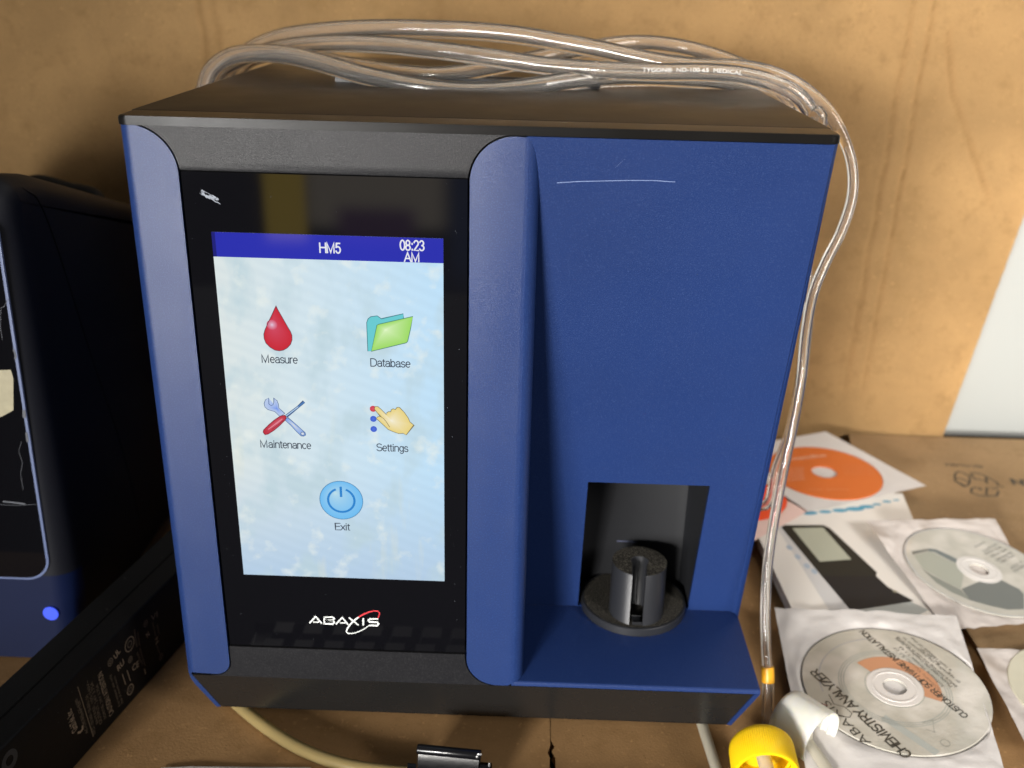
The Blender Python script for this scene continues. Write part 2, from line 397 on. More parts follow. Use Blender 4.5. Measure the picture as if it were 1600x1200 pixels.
# flat drawings: a Plane maps (u, v, layer) to space, drawings carry face colours
class Draw:
    def __init__(self, origin, right, up, step=.06):
        self.o = Vector(origin); self.r = Vector(right).normalized(); self.u = Vector(up).normalized()
        self.n = self.r.cross(self.u).normalized(); self.step = step
        self.bm = bmesh.new(); self.cl = self.bm.loops.layers.float_color.new('Col')
    def P(self, u, v, k): return self.o + self.r * u + self.u * v + self.n * (self.step * k)
    def face(self, vs, cols):
        f = self.bm.faces.new(vs)
        for lp, c in zip(f.loops, cols): lp[self.cl] = (*c, 1)
        return f
    def poly(self, pts, col, k=1):
        self.face([self.bm.verts.new(self.P(u, v, k)) for u, v in pts], [col] * len(pts))
    def fan(self, pts, cc, c_in, c_out, k=1):
        """a shape filled from an inner point: colour runs from the point to the outline"""
        c0 = self.bm.verts.new(self.P(*cc, k)); n = 8; rings = []
        for t in [(i + 1) / n for i in range(n)]:
            rings.append([self.bm.verts.new(self.P(cc[0] + (u - cc[0]) * t, cc[1] + (v - cc[1]) * t, k)) for u, v in pts])
        co = [tuple(a + (b - a) * t for a, b in zip(c_in, (c_out if not callable(c_out) else c_out))) for t in [0] + [((i + 1) / n) ** .55 for i in range(n)]]
        m = len(pts)
        for i in range(m):
            j = (i + 1) % m
            self.face((c0, rings[0][i], rings[0][j]), (co[0], co[1], co[1]))
            for q in range(n - 1):
                self.face((rings[q][i], rings[q + 1][i], rings[q + 1][j], rings[q][j]), (co[q + 1], co[q + 2], co[q + 2], co[q + 1]))
    def line(self, pts, w, col, k=2, closed=False, ends=True):
        m = len(pts); L = []; Rr = []
        w = w if callable(w) else (lambda t, ww=w: ww)
        for i in range(m):
            a = pts[i - 1] if (closed or i > 0) else pts[i]; b = pts[(i + 1) % m] if (closed or i < m - 1) else pts[i]
            d = Vector((b[0] - a[0], b[1] - a[1]))
            if d.length < 1e-9: d = Vector((1, 0))
            d.normalize(); h = w(i / max(1, m - 1)) / 2
            if a is not pts[i] and b is not pts[i]:
                e_ = Vector((pts[i][0] - a[0], pts[i][1] - a[1]))
                if e_.length > 1e-9: h /= max(.38, abs(e_.normalized().dot(d)))
            L.append(self.bm.verts.new(self.P(pts[i][0] - d.y * h, pts[i][1] + d.x * h, k)))
            Rr.append(self.bm.verts.new(self.P(pts[i][0] + d.y * h, pts[i][1] - d.x * h, k)))
        for i in range(m if closed else m - 1):
            j = (i + 1) % m
            self.face((Rr[i], Rr[j], L[j], L[i]), [col] * 4)
    def circle(self, cu, cv, r, col, k=1, n=28):
        self.poly([(cu + r * math.cos(2 * math.pi * i / n), cv + r * math.sin(2 * math.pi * i / n)) for i in range(n)], col, k)
    def ring(self, cu, cv, r, w, col, k=2, n=40, a0=0, a1=360):
        cl = abs(a1 - a0) >= 360
        nn = n if cl else n + 1
        self.line([(cu + r * math.cos(R(a0 + (a1 - a0) * i / n)), cv + r * math.sin(R(a0 + (a1 - a0) * i / n))) for i in range(nn)], w, col, k, cl)
    def text(self, s, u, v, col, k=3, width=None, height=None, align='C', bold=0.0, slant=0.0, ang=0):
        vs, fs = glyphs(s, bold)
        x0 = min(p[0] for p in vs); x1 = max(p[0] for p in vs)
        sx = sy = None
        if width: sx = width / max(1e-6, x1 - x0)
        if height: sy = height / CAP
        sx = sx or sy; sy = sy or sx
        off = {'C': (x0 + x1) / 2, 'L': x0, 'R': x1}[align]
        ca, sa = math.cos(R(ang)), math.sin(R(ang))
        V = []
        for x, y in vs:
            xx = (x - off) * sx + y * sy * slant; yy = y * sy
            V.append(self.bm.verts.new(self.P(u + xx * ca - yy * sa, v + xx * sa + yy * ca, k)))
        for f in fs:
            try: self.face([V[i] for i in f], [col] * len(f))
            except ValueError: pass
    def strokes(self, s, u, v, col, k=3, width=10, height=4, weight=.10, align='C', ang=0):
        """lettering drawn as even strokes, fitted to a width"""
        tot = sum(GL[c][0] for c in s) - .06; sx = width / tot; ca, sa = math.cos(R(ang)), math.sin(R(ang))
        x = -tot / 2 if align == 'C' else 0
        for c in s:
            for q in GL[c][1]:
                P_ = [((x + a) * sx, b * height) for a, b in q]
                e0 = Vector(P_[0]) - Vector(P_[1]); e1 = Vector(P_[-1]) - Vector(P_[-2]); w = weight * height
                if e0.length > 0: P_[0] = tuple(Vector(P_[0]) + e0.normalized() * w * .3)
                if e1.length > 0: P_[-1] = tuple(Vector(P_[-1]) + e1.normalized() * w * .3)
                self.line([(u + a * ca - b * sa, v + a * sa + b * ca) for a, b in P_], w, col, k)
            x += GL[c][0]
    def put(self, name, mt, parent=None):
        return put(name, self.bm, mt, parent, smooth=0, recalc=False)
def _E(cx, cy, rx, ry, a0, a1, n=10):
    return [(cx + rx * math.cos(R(a0 + (a1 - a0) * i / n)), cy + ry * math.sin(R(a0 + (a1 - a0) * i / n))) for i in range(n + 1)]
# plain grotesque letters as centre lines: glyph -> (advance, strokes); capitals are 1 high
GL = {
 'A': (.72, [[(0, 0), (.34, 1), (.68, 0)], [(.12, .36), (.56, .36)]]), 'C': (.74, [_E(.38, .5, .36, .5, 45, 315, 18)]),
 'D': (.74, [[(.04, 0), (.04, 1)], [(.04, 1)] + _E(.30, .5, .38, .5, 90, -90, 14) + [(.04, 0)]]), 'E': (.66, [[(.6, 1), (.06, 1), (.06, 0), (.62, 0)], [(.06, .53), (.55, .53)]]),
 'F': (.60, [[(.58, 1), (.06, 1), (.06, 0)], [(.06, .52), (.50, .52)]]), 'H': (.74, [[(.05, 0), (.05, 1)], [(.65, 0), (.65, 1)], [(.05, .53), (.65, .53)]]),
 'I': (.26, [[(.12, 0), (.12, 1)]]), 'L': (.56, [[(.06, 1), (.06, 0), (.54, 0)]]), 'M': (.94, [[(.07, 0), (.07, 1), (.42, .04), (.77, 1), (.77, 0)]]),
 'N': (.74, [[(.05, 0), (.05, 1), (.64, 0), (.64, 1)]]), 'O': (.80, [_E(.39, .5, .37, .5, 90, 450, 24)]),
 'R': (.74, [[(.06, 0), (.06, 1), (.38, 1)] + _E(.40, .74, .24, .26, 90, -90, 10) + [(.06, .48)], [(.38, .48), (.68, 0)]]),
 'S': (.68, [_E(.33, .745, .27, .255, 25, 250, 12) + _E(.33, .265, .30, .265, 75, -160, 14)]), 'T': (.64, [[(.0, 1), (.62, 1)], [(.31, 1), (.31, 0)]]),
 'U': (.74, [[(.05, 1), (.05, .32)] + _E(.35, .32, .30, .32, 180, 360, 12) + [(.65, 1)]]), 'W': (.96, [[(0, 1), (.24, 0), (.46, .96), (.68, 0), (.92, 1)]]),
 'Y': (.68, [[(0, 1), (.33, .44), (.66, 1)], [(.33, .44), (.33, 0)]]), 'Z': (.64, [[(.03, 1), (.58, 1), (.0, 0), (.60, 0)]]),
 'a': (.56, [_E(.26, .50, .20, .22, 160, 0, 10) + [(.46, .14), (.50, 0)], [(.46, .42)] + _E(.24, .20, .20, .20, 80, 280, 10) + [(.36, .03), (.46, .16)]]),
 'b': (.56, [[(.05, 0), (.05, 1)], _E(.27, .36, .21, .36, 180, -180, 20)]), 'c': (.50, [_E(.26, .36, .22, .36, 45, 315, 14)]),
 'e': (.56, [[(.05, .38), (.49, .38)] + _E(.27, .36, .22, .36, 5, 315, 18)]), 'g': (.56, [_E(.26, .38, .21, .34, 0, 360, 20), [(.47, .72), (.47, -.06)] + _E(.27, -.06, .20, .20, 0, -150, 10)]),
 'i': (.22, [[(.09, 0), (.09, .72)], [(.09, .90), (.09, 1)]]), 'n': (.56, [[(.05, 0), (.05, .72)], [(.05, .45)] + _E(.26, .48, .21, .24, 165, 0, 10) + [(.47, 0)]]),
 'r': (.34, [[(.05, 0), (.05, .72)], [(.05, .42)] + _E(.25, .46, .20, .25, 170, 75, 6)]), 's': (.50, [_E(.24, .54, .18, .18, 20, 250, 10) + _E(.24, .19, .20, .19, 75, -160, 12)]),
 't': (.30, [[(.12, .92), (.12, .12)] + _E(.22, .12, .10, .11, 180, 290, 6), [(.0, .72), (.26, .72)]]), 'u': (.56, [[(.05, .72), (.05, .26)] + _E(.25, .24, .20, .24, 180, 350, 10), [(.46, .72), (.46, 0)]]),
 'x': (.50, [[(0, .72), (.46, 0)], [(.46, .72), (0, 0)]]),
 '0': (.58, [_E(.27, .5, .23, .5, 90, 450, 22)]), '2': (.58, [_E(.26, .73, .22, .27, 170, -35, 10) + [(.04, 0), (.50, 0)]]), '3': (.58, [_E(.25, .75, .20, .25, 160, -85, 10), _E(.25, .26, .23, .26, 85, -160, 12)]),
 '5': (.58, [[(.46, 1), (.12, 1), (.06, .52)] + _E(.25, .33, .23, .33, 130, -160, 14)]), '8': (.58, [_E(.26, .75, .19, .25, -90, 270, 18), _E(.26, .25, .23, .25, 90, 450, 18)]),
 ':': (.28, [[(.12, .0), (.12, .12)], [(.12, .60), (.12, .72)]]), ' ': (.32, []), '-': (.36, [[(.02, .36), (.30, .36)]]),
}
_gc = {}
def glyphs(s, bold=0.0):
    key = (s, bold)
    if key not in _gc:
        cu = bpy.data.curves.new('lettering', 'FONT'); cu.body = s; cu.offset = bold; cu.resolution_u = 4
        o = bpy.data.objects.new('lettering', cu); COL.objects.link(o)
        dg = bpy.context.evaluated_depsgraph_get()
        me = o.evaluated_get(dg).to_mesh()
        _gc[key] = ([(v.co.x, v.co.y) for v in me.vertices], [tuple(p.vertices) for p in me.polygons])
        o.evaluated_get(dg).to_mesh_clear(); bpy.data.objects.remove(o); bpy.data.curves.remove(cu)
    return _gc[key]
CAP = max(p[1] for p in glyphs('H')[0])

# ================================================================== SETTING
bm = bmesh.new(); box(bm, -1200, 1400, -900, 900, -30, -6)
desk = put('desk_top', bm, M['desk']); desk['kind'] = 'structure'
bm = bmesh.new(); box(bm, -1400, 1600, 476, 500, -6, 1100)
wall = put('wall', bm, M['white']); wall['kind'] = 'structure'

# standing cardboard panel, with fold lines, a slanting crease and a slanting cut right edge
def panel_height(x, z):
    h = 1.6 * noise.noise((x * .006, z * .004, 3)) + .5 * noise.noise((x * .02, z * .012, 7))
    c1 = 354 + (z - 200) * .010 + 1.5 * noise.noise((z * .02, 0, 1)); c2 = c1 - 17 + 1.2 * noise.noise((z * .03, 5, 1))
    fade = min(1, max(0, (z - 30) / 60))
    h -= fade * (1.6 * math.exp(-((x - c1) / 1.6) ** 2) + 1.1 * math.exp(-((x - c2) / 1.8) ** 2))
    if c2 < x < c1: h += .9 * fade
    # short crease running down to the right of the fold
    if 225 < z < 380:
        cx = 372 + (380 - z) * (.25 if z > 330 else .55) - (0 if z > 330 else 15) + 2 * noise.noise((z * .05, 9, 1))
        h -= 1.3 * math.exp(-((x - cx) / 1.5) ** 2) * min(1, (z - 225) / 30)
    xl = -262 + 4 * noise.noise((z * .03, 2, 8))
    h -= 1.2 * math.exp(-((x - xl) / 2.2) ** 2) + .7 * math.exp(-((x - xl - 12) / 3) ** 2)
    h -= .35 * math.exp(-((z - 55) / 2.0) ** 2) * (1 if x > 330 else .4)
    h -= .7 * math.exp(-((x + 20 + z * .1) / 3.5) ** 2)
    return h
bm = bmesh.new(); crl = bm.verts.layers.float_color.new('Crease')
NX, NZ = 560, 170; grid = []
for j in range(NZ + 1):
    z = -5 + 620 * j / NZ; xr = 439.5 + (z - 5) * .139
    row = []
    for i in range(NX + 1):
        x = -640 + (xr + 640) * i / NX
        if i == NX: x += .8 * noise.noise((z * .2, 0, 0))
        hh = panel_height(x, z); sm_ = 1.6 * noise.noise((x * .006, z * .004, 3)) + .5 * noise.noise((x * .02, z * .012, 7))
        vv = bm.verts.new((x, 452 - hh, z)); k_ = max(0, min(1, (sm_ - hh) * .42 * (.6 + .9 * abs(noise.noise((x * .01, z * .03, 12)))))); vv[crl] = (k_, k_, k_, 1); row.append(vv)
    grid.append(row)
for j in range(NZ):
    for i in range(NX): bm.faces.new((grid[j][i], grid[j][i + 1], grid[j + 1][i + 1], grid[j + 1][i]))
g = bmesh.ops.solidify(bm, geom=bm.faces[:], thickness=3.5)
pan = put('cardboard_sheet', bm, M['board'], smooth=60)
rebase(pan, (0, 452, -5))
tag(pan, 'tall brown cardboard sheet standing behind both machines, with fold lines and a slanting right edge', 'cardboard sheet')

# cardboard underfoot: two flaps meeting at the seam in front of the machine
def flap(name, outline, z0, z1, label, seed):
    bm = bmesh.new()
    prism(bm, outline, lambda x, y: (x, y, z0), lambda x, y: (x, y, z1))
    bmesh.ops.triangulate(bm, faces=bm.faces[:])
    bevel_sharp(bm, .8, 2)
    o = put(name, bm, M['floorboard'])
    return tag(rebase(o, (outline[0][0], outline[0][1], z0)), label, 'cardboard flap', 'cardboard flaps under the machines')
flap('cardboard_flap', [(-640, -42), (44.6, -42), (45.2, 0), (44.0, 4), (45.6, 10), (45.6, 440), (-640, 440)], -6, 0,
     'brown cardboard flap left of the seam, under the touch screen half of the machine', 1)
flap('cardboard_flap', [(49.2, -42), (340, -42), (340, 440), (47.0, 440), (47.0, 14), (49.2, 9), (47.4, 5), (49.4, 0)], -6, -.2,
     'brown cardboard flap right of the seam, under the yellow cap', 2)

# flat printed box on the right
bm = bmesh.new()
prism(bm, [(333, -60), (760, -60), (760, 447), (346, 447), (341, 425)], lambda x, y: (x, y, -5.8), lambda x, y: (x, y, 4))
bevel_sharp(bm, 1.0, 2)
cbox = put('cardboard_box', bm, M['boxboard'])
rebase(cbox, (333, -60, -5.8))
tag(cbox, 'flat dull brown cardboard box printed with an upside-down recycling mark, under the disc sleeves', 'box')
def on_z(pts, z): return [tuple(at(a, b, z=z)[:2]) for a, b in pts]
d = Draw((0, 0, 4.0), (1, 0, 0), (0, 1, 0), .05)
PRN = (0.028, 0.024, 0.016)
def img(x, y): return (1480 + x / 12, 700 + y / 12)
for ln in ([(160, 640), (140, 560), (150, 480), (215, 440), (285, 455)], [(285, 455), (415, 535), (425, 620), (400, 690), (330, 720), (160, 620)], [(150, 550), (280, 580), (420, 650)],
           [(430, 480), (560, 470), (680, 510), (800, 575), (930, 640), (955, 700), (1060, 735)], [(430, 480), (520, 585), (700, 600), (740, 640)], [(730, 545), (745, 670)],
           [(450, 850), (455, 760), (520, 740), (640, 760), (610, 790)], [(450, 840), (600, 890), (740, 900), (930, 900), (960, 800)], [(735, 880), (740, 740), (880, 760), (960, 745)]):
    d.line(on_z([img(*p) for p in ln], 4.0), 1.7, PRN, 1)
def text_between(d, s, a, b, z, col, k=3, bold=0., height=None, slant=0.):
    A = at(*a, z=z); B = at(*b, z=z); v = B - A
    d.text(s, *(A.xy if True else 0), col, k, width=Vector((v.x, v.y)).length, height=height, align='L', bold=bold, ang=math.degrees(math.atan2(v.y, v.x)), slant=slant)
text_between(d, 'RECYCLABLE', (1533.5, 727), (1475, 724), 4.0, PRN, 1, .02, height=5.2)
text_between(d, 'AN', (1618, 752), (1577, 748), 4.0, PRN, 1, .04, height=11)
d.put('recycling_mark', M['print'], cbox)

# ================================================================== MAIN MACHINE
AN = thing('blood_analyzer', 'large blue and black blood analyzer with a lit touch screen and a tube bay', 'analyzer', (0, 170, 0))

def lower_y(z): return max(0.0, (50 - z) * 14 / 34)
# blue shell: left wall with its pillar
bm = bmesh.new()
out = [(-152, 350), (-160, 350), (-160, 50), (-150.2, 15.5), (-147.6, 16.2), (-157, 50.6), (-152, 56)]
prism(bm, out, lambda x, z: (x, lower_y(z) + (0.2 if z < 51 else 6), z), lambda x, z: (x, 342, z))
bevel(bm, lambda a, b, e: a.x < -159.9 and b.x < -159.9 and abs(a.y - 6) < .1 and abs(b.y - 6) < 6.1 and abs(a.z - b.z) > 100, 5, 3)
pil = [(-160, 51.5)] + arc(-143, 59.5, 8, -90, 0, 8) + arc(-155.5, 329.5, 20.8, 0, 84, 12) + [(-160, 350.2)]
bm2 = bmesh.new()
prism_xz(bm2, pil, 0, 16)
bevel(bm2, lambda a, b, e: a.x < -159.9 and b.x < -159.9 and a.y < .1 and b.y < .1, 6.5, 5)
bevel(bm2, lambda a, b, e: a.y < .01 and b.y < .01 and abs(e.calc_face_angle(0) - math.pi / 2) < .3, .7, 2)
me = bpy.data.meshes.new('tmp'); bm2.to_mesh(me); bm2.free(); bm.from_mesh(me); bpy.data.meshes.remove(me)
put('side_panel', bm, M['blue'], AN, smooth=30)

# blue right body: leaning panel above a shelf, with the tube bay cut into it
bm = bmesh.new()
prof = [(0.2, 350), (73.8, 53), (0.3, 53), (0.3, 50.2), (342, 50.2), (342, 350)]
prism(bm, prof, lambda y, z: (22, y, z), lambda y, z: (160, y, z))
bevel(bm, lambda a, b, e: a.x > 159.9 and b.x > 159.9 and ((abs(a.z - 350) < .1 and abs(b.z - 53) < .1) or (abs(b.z - 350) < .1 and abs(a.z - 53) < .1)), 6, 5)
bevel(bm, lambda a, b, e: a.y < 1 and b.y < 1 and abs(a.z - 53) < .1 and abs(b.z - 53) < .1, 1.2, 3)
bevel(bm, lambda a, b, e: a.x > 154 and b.x > 154 and abs(a.z - 53) < .1 and abs(b.z - 53) < .1 and abs(a.y - b.y) > 30, 2.5, 3)
bmesh.ops.recalc_face_normals(bm, faces=bm.faces[:])
me = bpy.data.meshes.new('tmp_body'); bm.to_mesh(me); bm.free()
body_o = bpy.data.objects.new('tmp_body', me); COL.objects.link(body_o)
DC = (96.0, 77.0); DR = 32.4
bm = bmesh.new()
box(bm, 61.5, 130.0, -20, 130, 53.6, 153.6)
bmesh.ops.recalc_face_normals(bm, faces=bm.faces[:])
me2 = bpy.data.meshes.new('tmp_cut'); bm.to_mesh(me2); bm.free()
cut_o = bpy.data.objects.new('tmp_cut', me2); COL.objects.link(cut_o)
md = body_o.modifiers.new('b', 'BOOLEAN'); md.object = cut_o; md.operation = 'DIFFERENCE'; md.solver = 'EXACT'
dg = bpy.context.evaluated_depsgraph_get()
me3 = bpy.data.meshes.new_from_object(body_o.evaluated_get(dg))
bpy.data.objects.remove(body_o); bpy.data.objects.remove(cut_o)
bm = bmesh.new(); bm.from_mesh(me3)
# lower right wall and chamfer of the shell, below the shelf
out = [(160, 50.0), (150.2, 15.5), (147.6, 16.2), (157, 49.8)]
prism(bm, out, lambda x, z: (x, lower_y(z) + .2, z), lambda x, z: (x, 342, z))
# long pale scratch
def slant_y(z): return .2 + (350 - z) * 73.6 / 297
nb = len(bm.faces)
sp_ = [(36.2, 329.0), (45, 329.9), (58, 330.6), (70, 331.2), (80, 331.4), (89.5, 331.0)]
for (xa, za), (xb, zb) in zip(sp_[:-1], sp_[1:]):
    q = [bm.verts.new((x, slant_y(z) - .12, z)) for x, z in ((xa, za - .22), (xb, zb - .16), (xb, zb + .16), (xa, za + .22))]
    f = bm.faces.new(q); f.material_index = 1
for (xa, za, xb, zb, w) in ((62, 337, 66, 341, .05),):
    q = [bm.verts.new((x, slant_y(z) - .12, z)) for x, z in ((xa, za - w), (xb, zb - w), (xb, zb + w), (xa, za + w))]
    f = bm.faces.new(q); f.material_index = 1
put('bay_panel', bm, [M['panelblue'], M['scratch']], AN, smooth=30)
# dust where the panel meets the shelf
bm = bmesh.new()
random.seed(4)
def dust_strip(x0, x1, n):
    for i in range(n):
        x = x0 + (x1 - x0) * random.random(); w = .2 + random.random() * .7; dd = .15 + .5 * random.random() ** 2
        y1 = 73.2
        q = [bm.verts.new((a, b, 53.10)) for a, b in ((x, y1 - dd), (x + w, y1 - dd * random.random()), (x + w, y1), (x, y1))]
        bm.faces.new(q)
dust_strip(30, 62, 60); dust_strip(131, 155, 25)
for i in range(170):                          # ring of dust round the disc
    a = R(random.uniform(188, 352)); rr = DR + .4 + random.random() ** 2 * 6 * (1 if math.sin(a) > -.8 else .5); w = .15 + random.random() * .35
    x, y = DC[0] + rr * math.cos(a), DC[1] + rr * math.sin(a)
    if y > 72.5: continue
    bm.faces.new([bm.verts.new((x + w * math.cos(t), y + w * math.sin(t), 53.10)) for t in (0, 2.1, 4.2)])
for i in range(40):                           # loose specks on the shelf
    x, y, w = random.uniform(35, 150), random.uniform(6, 45), random.uniform(.08, .22)
    bm.faces.new([bm.verts.new((x + w * math.cos(t), y + w * math.sin(t), 53.10)) for t in (0, 2.1, 4.2)])
put('dust', bm, M['dust_line'], AN, smooth=0)['kind'] = 'stuff'

# dividing pillar
bm = bmesh.new()
pl = arc(14.3, 67.5, 17, 180, 270, 10) + [(20, 50.6), (28.2, 54), (28.2, 349.6)] + arc(17.5, 329.4, 20.2, 90, 180, 12)
prism_xz(bm, pl, 0, 90)
bevel(bm, lambda a, b, e: a.x > 28 and b.x > 28 and a.y < .1 and b.y < .1, 7, 6)
bevel(bm, lambda a, b, e: a.y < .01 and b.y < .01 and abs(e.calc_face_angle(0) - math.pi / 2) < .3, .7, 2)
put('pillar', bm, M['blue'], AN, smooth=30)

# black fascia: top band, bottom band, recess behind
bm = bmesh.new()
g = 1.1
top = [(-157.5, 350.2)] + [(x, z) for x, z in reversed(arc(-155.5, 329.5, 20.8 + g, 3, 82, 14))] + [(-133.6, 331.2), (-4.0, 331.2)] + list(reversed(arc(17.5, 329.4, 20.2 + g, 92, 176, 14))) + [(17, 350.2)]
top = [(-157.5, 350.2)] + list(reversed(arc(-155.5, 329.5, 20.8 + g, 4, 84, 14))) + list(reversed(arc(17.5, 329.4, 20.2 + g, 94, 176, 14))) + [(17, 350.2)]
prism_xz(bm, top, .15, 8)
bevel(bm, lambda a, b, e: a.y < .2 and b.y < .2, .5, 2)
put('top_band', bm, M['black'], AN, smooth=30); bm = bmesh.new()
bot = [(-135.0 + g, 70.2), (-3.0 - g, 70.2)] + arc(14.3, 67.5, 17 + g, 184, 262, 10) + [(12, 49.9), (-146, 49.9)] + [(-143, 50.3)] + arc(-143, 59.5, 8 + g, -88, 0, 8)[1:]
prism_xz(bm, bot, .25, 8)
put('lower_band', bm, M['black'], AN, smooth=30); bm = bmesh.new()
low = [(-156.6, 49.8), (156.4, 49.8), (147.2, 16), (-147.2, 16)]
prism(bm, low, lambda x, z: (x, lower_y(z) + .35, z), lambda x, z: (x, lower_y(z) + 9, z))
put('kick_plate', bm, M['kick'], AN, smooth=30)
bm = bmesh.new(); box(bm, -153, 26, 3, 20, 50, 349.8); box(bm, -146, 146, 14, 340, 16.5, 49); box(bm, -151.5, 21.5, 20, 340, 49, 349.8)
put('chassis', bm, M['gap'], AN, smooth=0)

# lid
bm = bmesh.new()
box(bm, -160, 160, -.6, 19.4, 350.4, 354.4)
bevel(bm, lambda a, b, e: abs(a.z - b.z) > 3 and a.y < 1, 5, 4)
bevel(bm, lambda a, b, e: a.z > 354 and b.z > 354 and not (a.y > 19 and b.y > 19), 1.3, 3)
box(bm, -160, 160, 19.9, 345, 350.4, 354.5)
box(bm, -159.5, 159.5, 19.3, 20, 350.6, 353.9)
bevel(bm, lambda a, b, e: a.z > 354.45 and b.z > 354.45 and abs(a.z - 354.5) < .01, .4, 2)
put('lid', bm, M['lid'], AN, smooth=30)
bm = bmesh.new(); box(bm, -93, 62, 164, 182, 354.4, 357.2); bevel_sharp(bm, .8, 2)
put('latch', bm, M['holder'], AN)
for x in (-120, 120):
    for y in (72, 310):
        bm = bmesh.new(); lathe(bm, [(13, 0), (14, 1), (12, 15.9)], (x, y, .1), (0, 0, 1), 24)
        put('foot', bm, M['rubber'], AN)

# black glass and what shows on it
bm = bmesh.new(); box(bm, -133.6, -3.9, .9, 3.0, 71.0, 330.4)
bevel(bm, lambda a, b, e: a.y < 1 and b.y < 1, .12, 2)
gl_faces = len(bm.faces)
fl_n = [0]
def flake(pts):
    fl_n[0] += 1
    f = bm.faces.new([bm.verts.new((x, .87 - .0015 * (fl_n[0] % 30), z)) for x, z in pts]); f.material_index = 1
random.seed(11)
for i in range(26):
    t_ = random.random(); c = F(314 + 25 * t_ + random.uniform(-3, 3), 299 + 16 * t_ + random.uniform(-3.5, 3.5), .9); L = random.uniform(.5, 2.0) * (1.3 - abs(t_ - .6)); w_ = random.uniform(.15, .55)
    pts = []
    for k in range(7):
        a = -2 * math.pi * k / 7; rr = random.uniform(.6, 1.1); x, z = math.cos(a) * L * rr, math.sin(a) * w_ * rr
        pts.append((c[0] + x * .82 + z * .5, c[1] - x * .55 + z * .8))
    flake(pts)
for i in range(70):
    x = random.choice((random.uniform(-132, -123), random.uniform(-132, -6), random.uniform(-14, -5))); z = random.uniform(73, 328)
    if -123 < x < -14 and 116 < z < 304: continue
    w = random.uniform(.06, .16)
    flake([(x + w * math.cos(t), z + w * math.sin(t)) for t in (4.2, 2.1, 0)])
put('cover_glass', bm, [M['glass'], M['scuff']], AN, smooth=20)

YS = .70                                     # the lit area lies just proud of the glass
bm = bmesh.new()
sx0, sx1, sz0, sz1 = -122.2, -15.0, 117.0, 302.9
bm.faces.new([bm.verts.new(p) for p in ((sx0, YS, sz0), (sx1, YS, sz0), (sx1, YS, sz1), (sx0, YS, sz1))])
scr = put('display', bm, M['screen'], AN, smooth=0, recalc=False)
def SD(): return Draw((0, YS, 0), (1, 0, 0), (0, 0, 1), .03)
def fr(pts): return [F(*p, YS) for p in pts]
WHITE = lin((238, 240, 245)); GREY = lin((58, 66, 80))
d = SD()
d.poly([(sx0, 291.2), (sx1, 291.2), (sx1, sz1), (sx0, sz1)], lin((38, 44, 176)), 1)
d.poly([(sx0, 291.2), (sx0 + 1.6, 291.2), (sx0 + 1.6, sz1), (sx0, sz1)], lin((24, 26, 120)), 1.5)
d.put('title_bar', M['screenink'], scr)
def stext(name, s, px, py, wpx, col, w=.13, hpx=13):
    d = SD(); u, v = F(px, py, YS); u2, _ = F(px + wpx, py, YS)
    d.strokes(s, u, v, col, 3, width=u2 - u, height=hpx / 3.05, weight=w)
    d.put(name, M['screenink'], scr)
stext('title_text', 'HM5', 516, 395, 33, WHITE, .145, 14)
stext('clock_text', '08:23', 644, 391, 38, WHITE, .145, 14)
stext('clock_text', 'AM', 644, 409, 24, WHITE, .145, 13)
for s_, px, py, wp in (('Measure', 437, 567, 56), ('Database', 610, 573, 62), ('Maintenance', 446.5, 700, 79), ('Settings', 613, 705, 49), ('Exit', 535, 828, 23)):
    stext('caption', s_, px, py, wp, GREY, .125, 12)
# measure: blood drop
d = SD(); cv = lambda pts, ox, oy, s: fr([(ox + x / s, oy + y / s) for x, y in pts])
drop = [(412, 180), (440, 235), (520, 375), (600, 515), (640, 580), (662, 640), (664, 710), (640, 780), (590, 835), (530, 870), (465, 882), (395, 870), (320, 825), (255, 760), (228, 690), (222, 620), (240, 555), (290, 440), (350, 315), (390, 225)]
dp = cv(drop, 390, 460, 10)
hl = cv([(350, 475)], 390, 460, 10)[0]
d.fan(dp, hl, lin((214, 84, 112)), lin((204, 32, 48)), 1)
d.fan([(hl[0] + 2.6 * math.cos(R(a)), hl[1] + 2.6 * math.sin(R(a))) for a in range(0, 360, 15)], hl, lin((232, 214, 238)), lin((212, 76, 104)), 1.5)
d.line(dp, .32, lin((95, 60, 75)), 2.5, True)
d.put('drop_icon', M['screenink'], scr)
# database: folder
d = SD()
bk = cv([(270, 860), (250, 370), (275, 305), (320, 270), (430, 255), (465, 280), (500, 305), (875, 220), (880, 300), (900, 500), (330, 860)], 550, 470, 10.909)
d.poly(bk, lin((105, 205, 212)), 1); d.line(bk[:9], .34, lin((60, 120, 130)), 2)
ft = cv([(330, 860), (425, 415), (450, 400), (1040, 265), (1000, 470), (950, 690), (925, 715)], 550, 470, 10.909)
d.fan(ft, cv([(570, 490)], 550, 470, 10.909)[0], lin((232, 252, 205)), lin((160, 222, 100)), 3)
d.line(ft, .34, lin((75, 130, 110)), 4, True)
d.put('folder_icon', M['screenink'], scr)
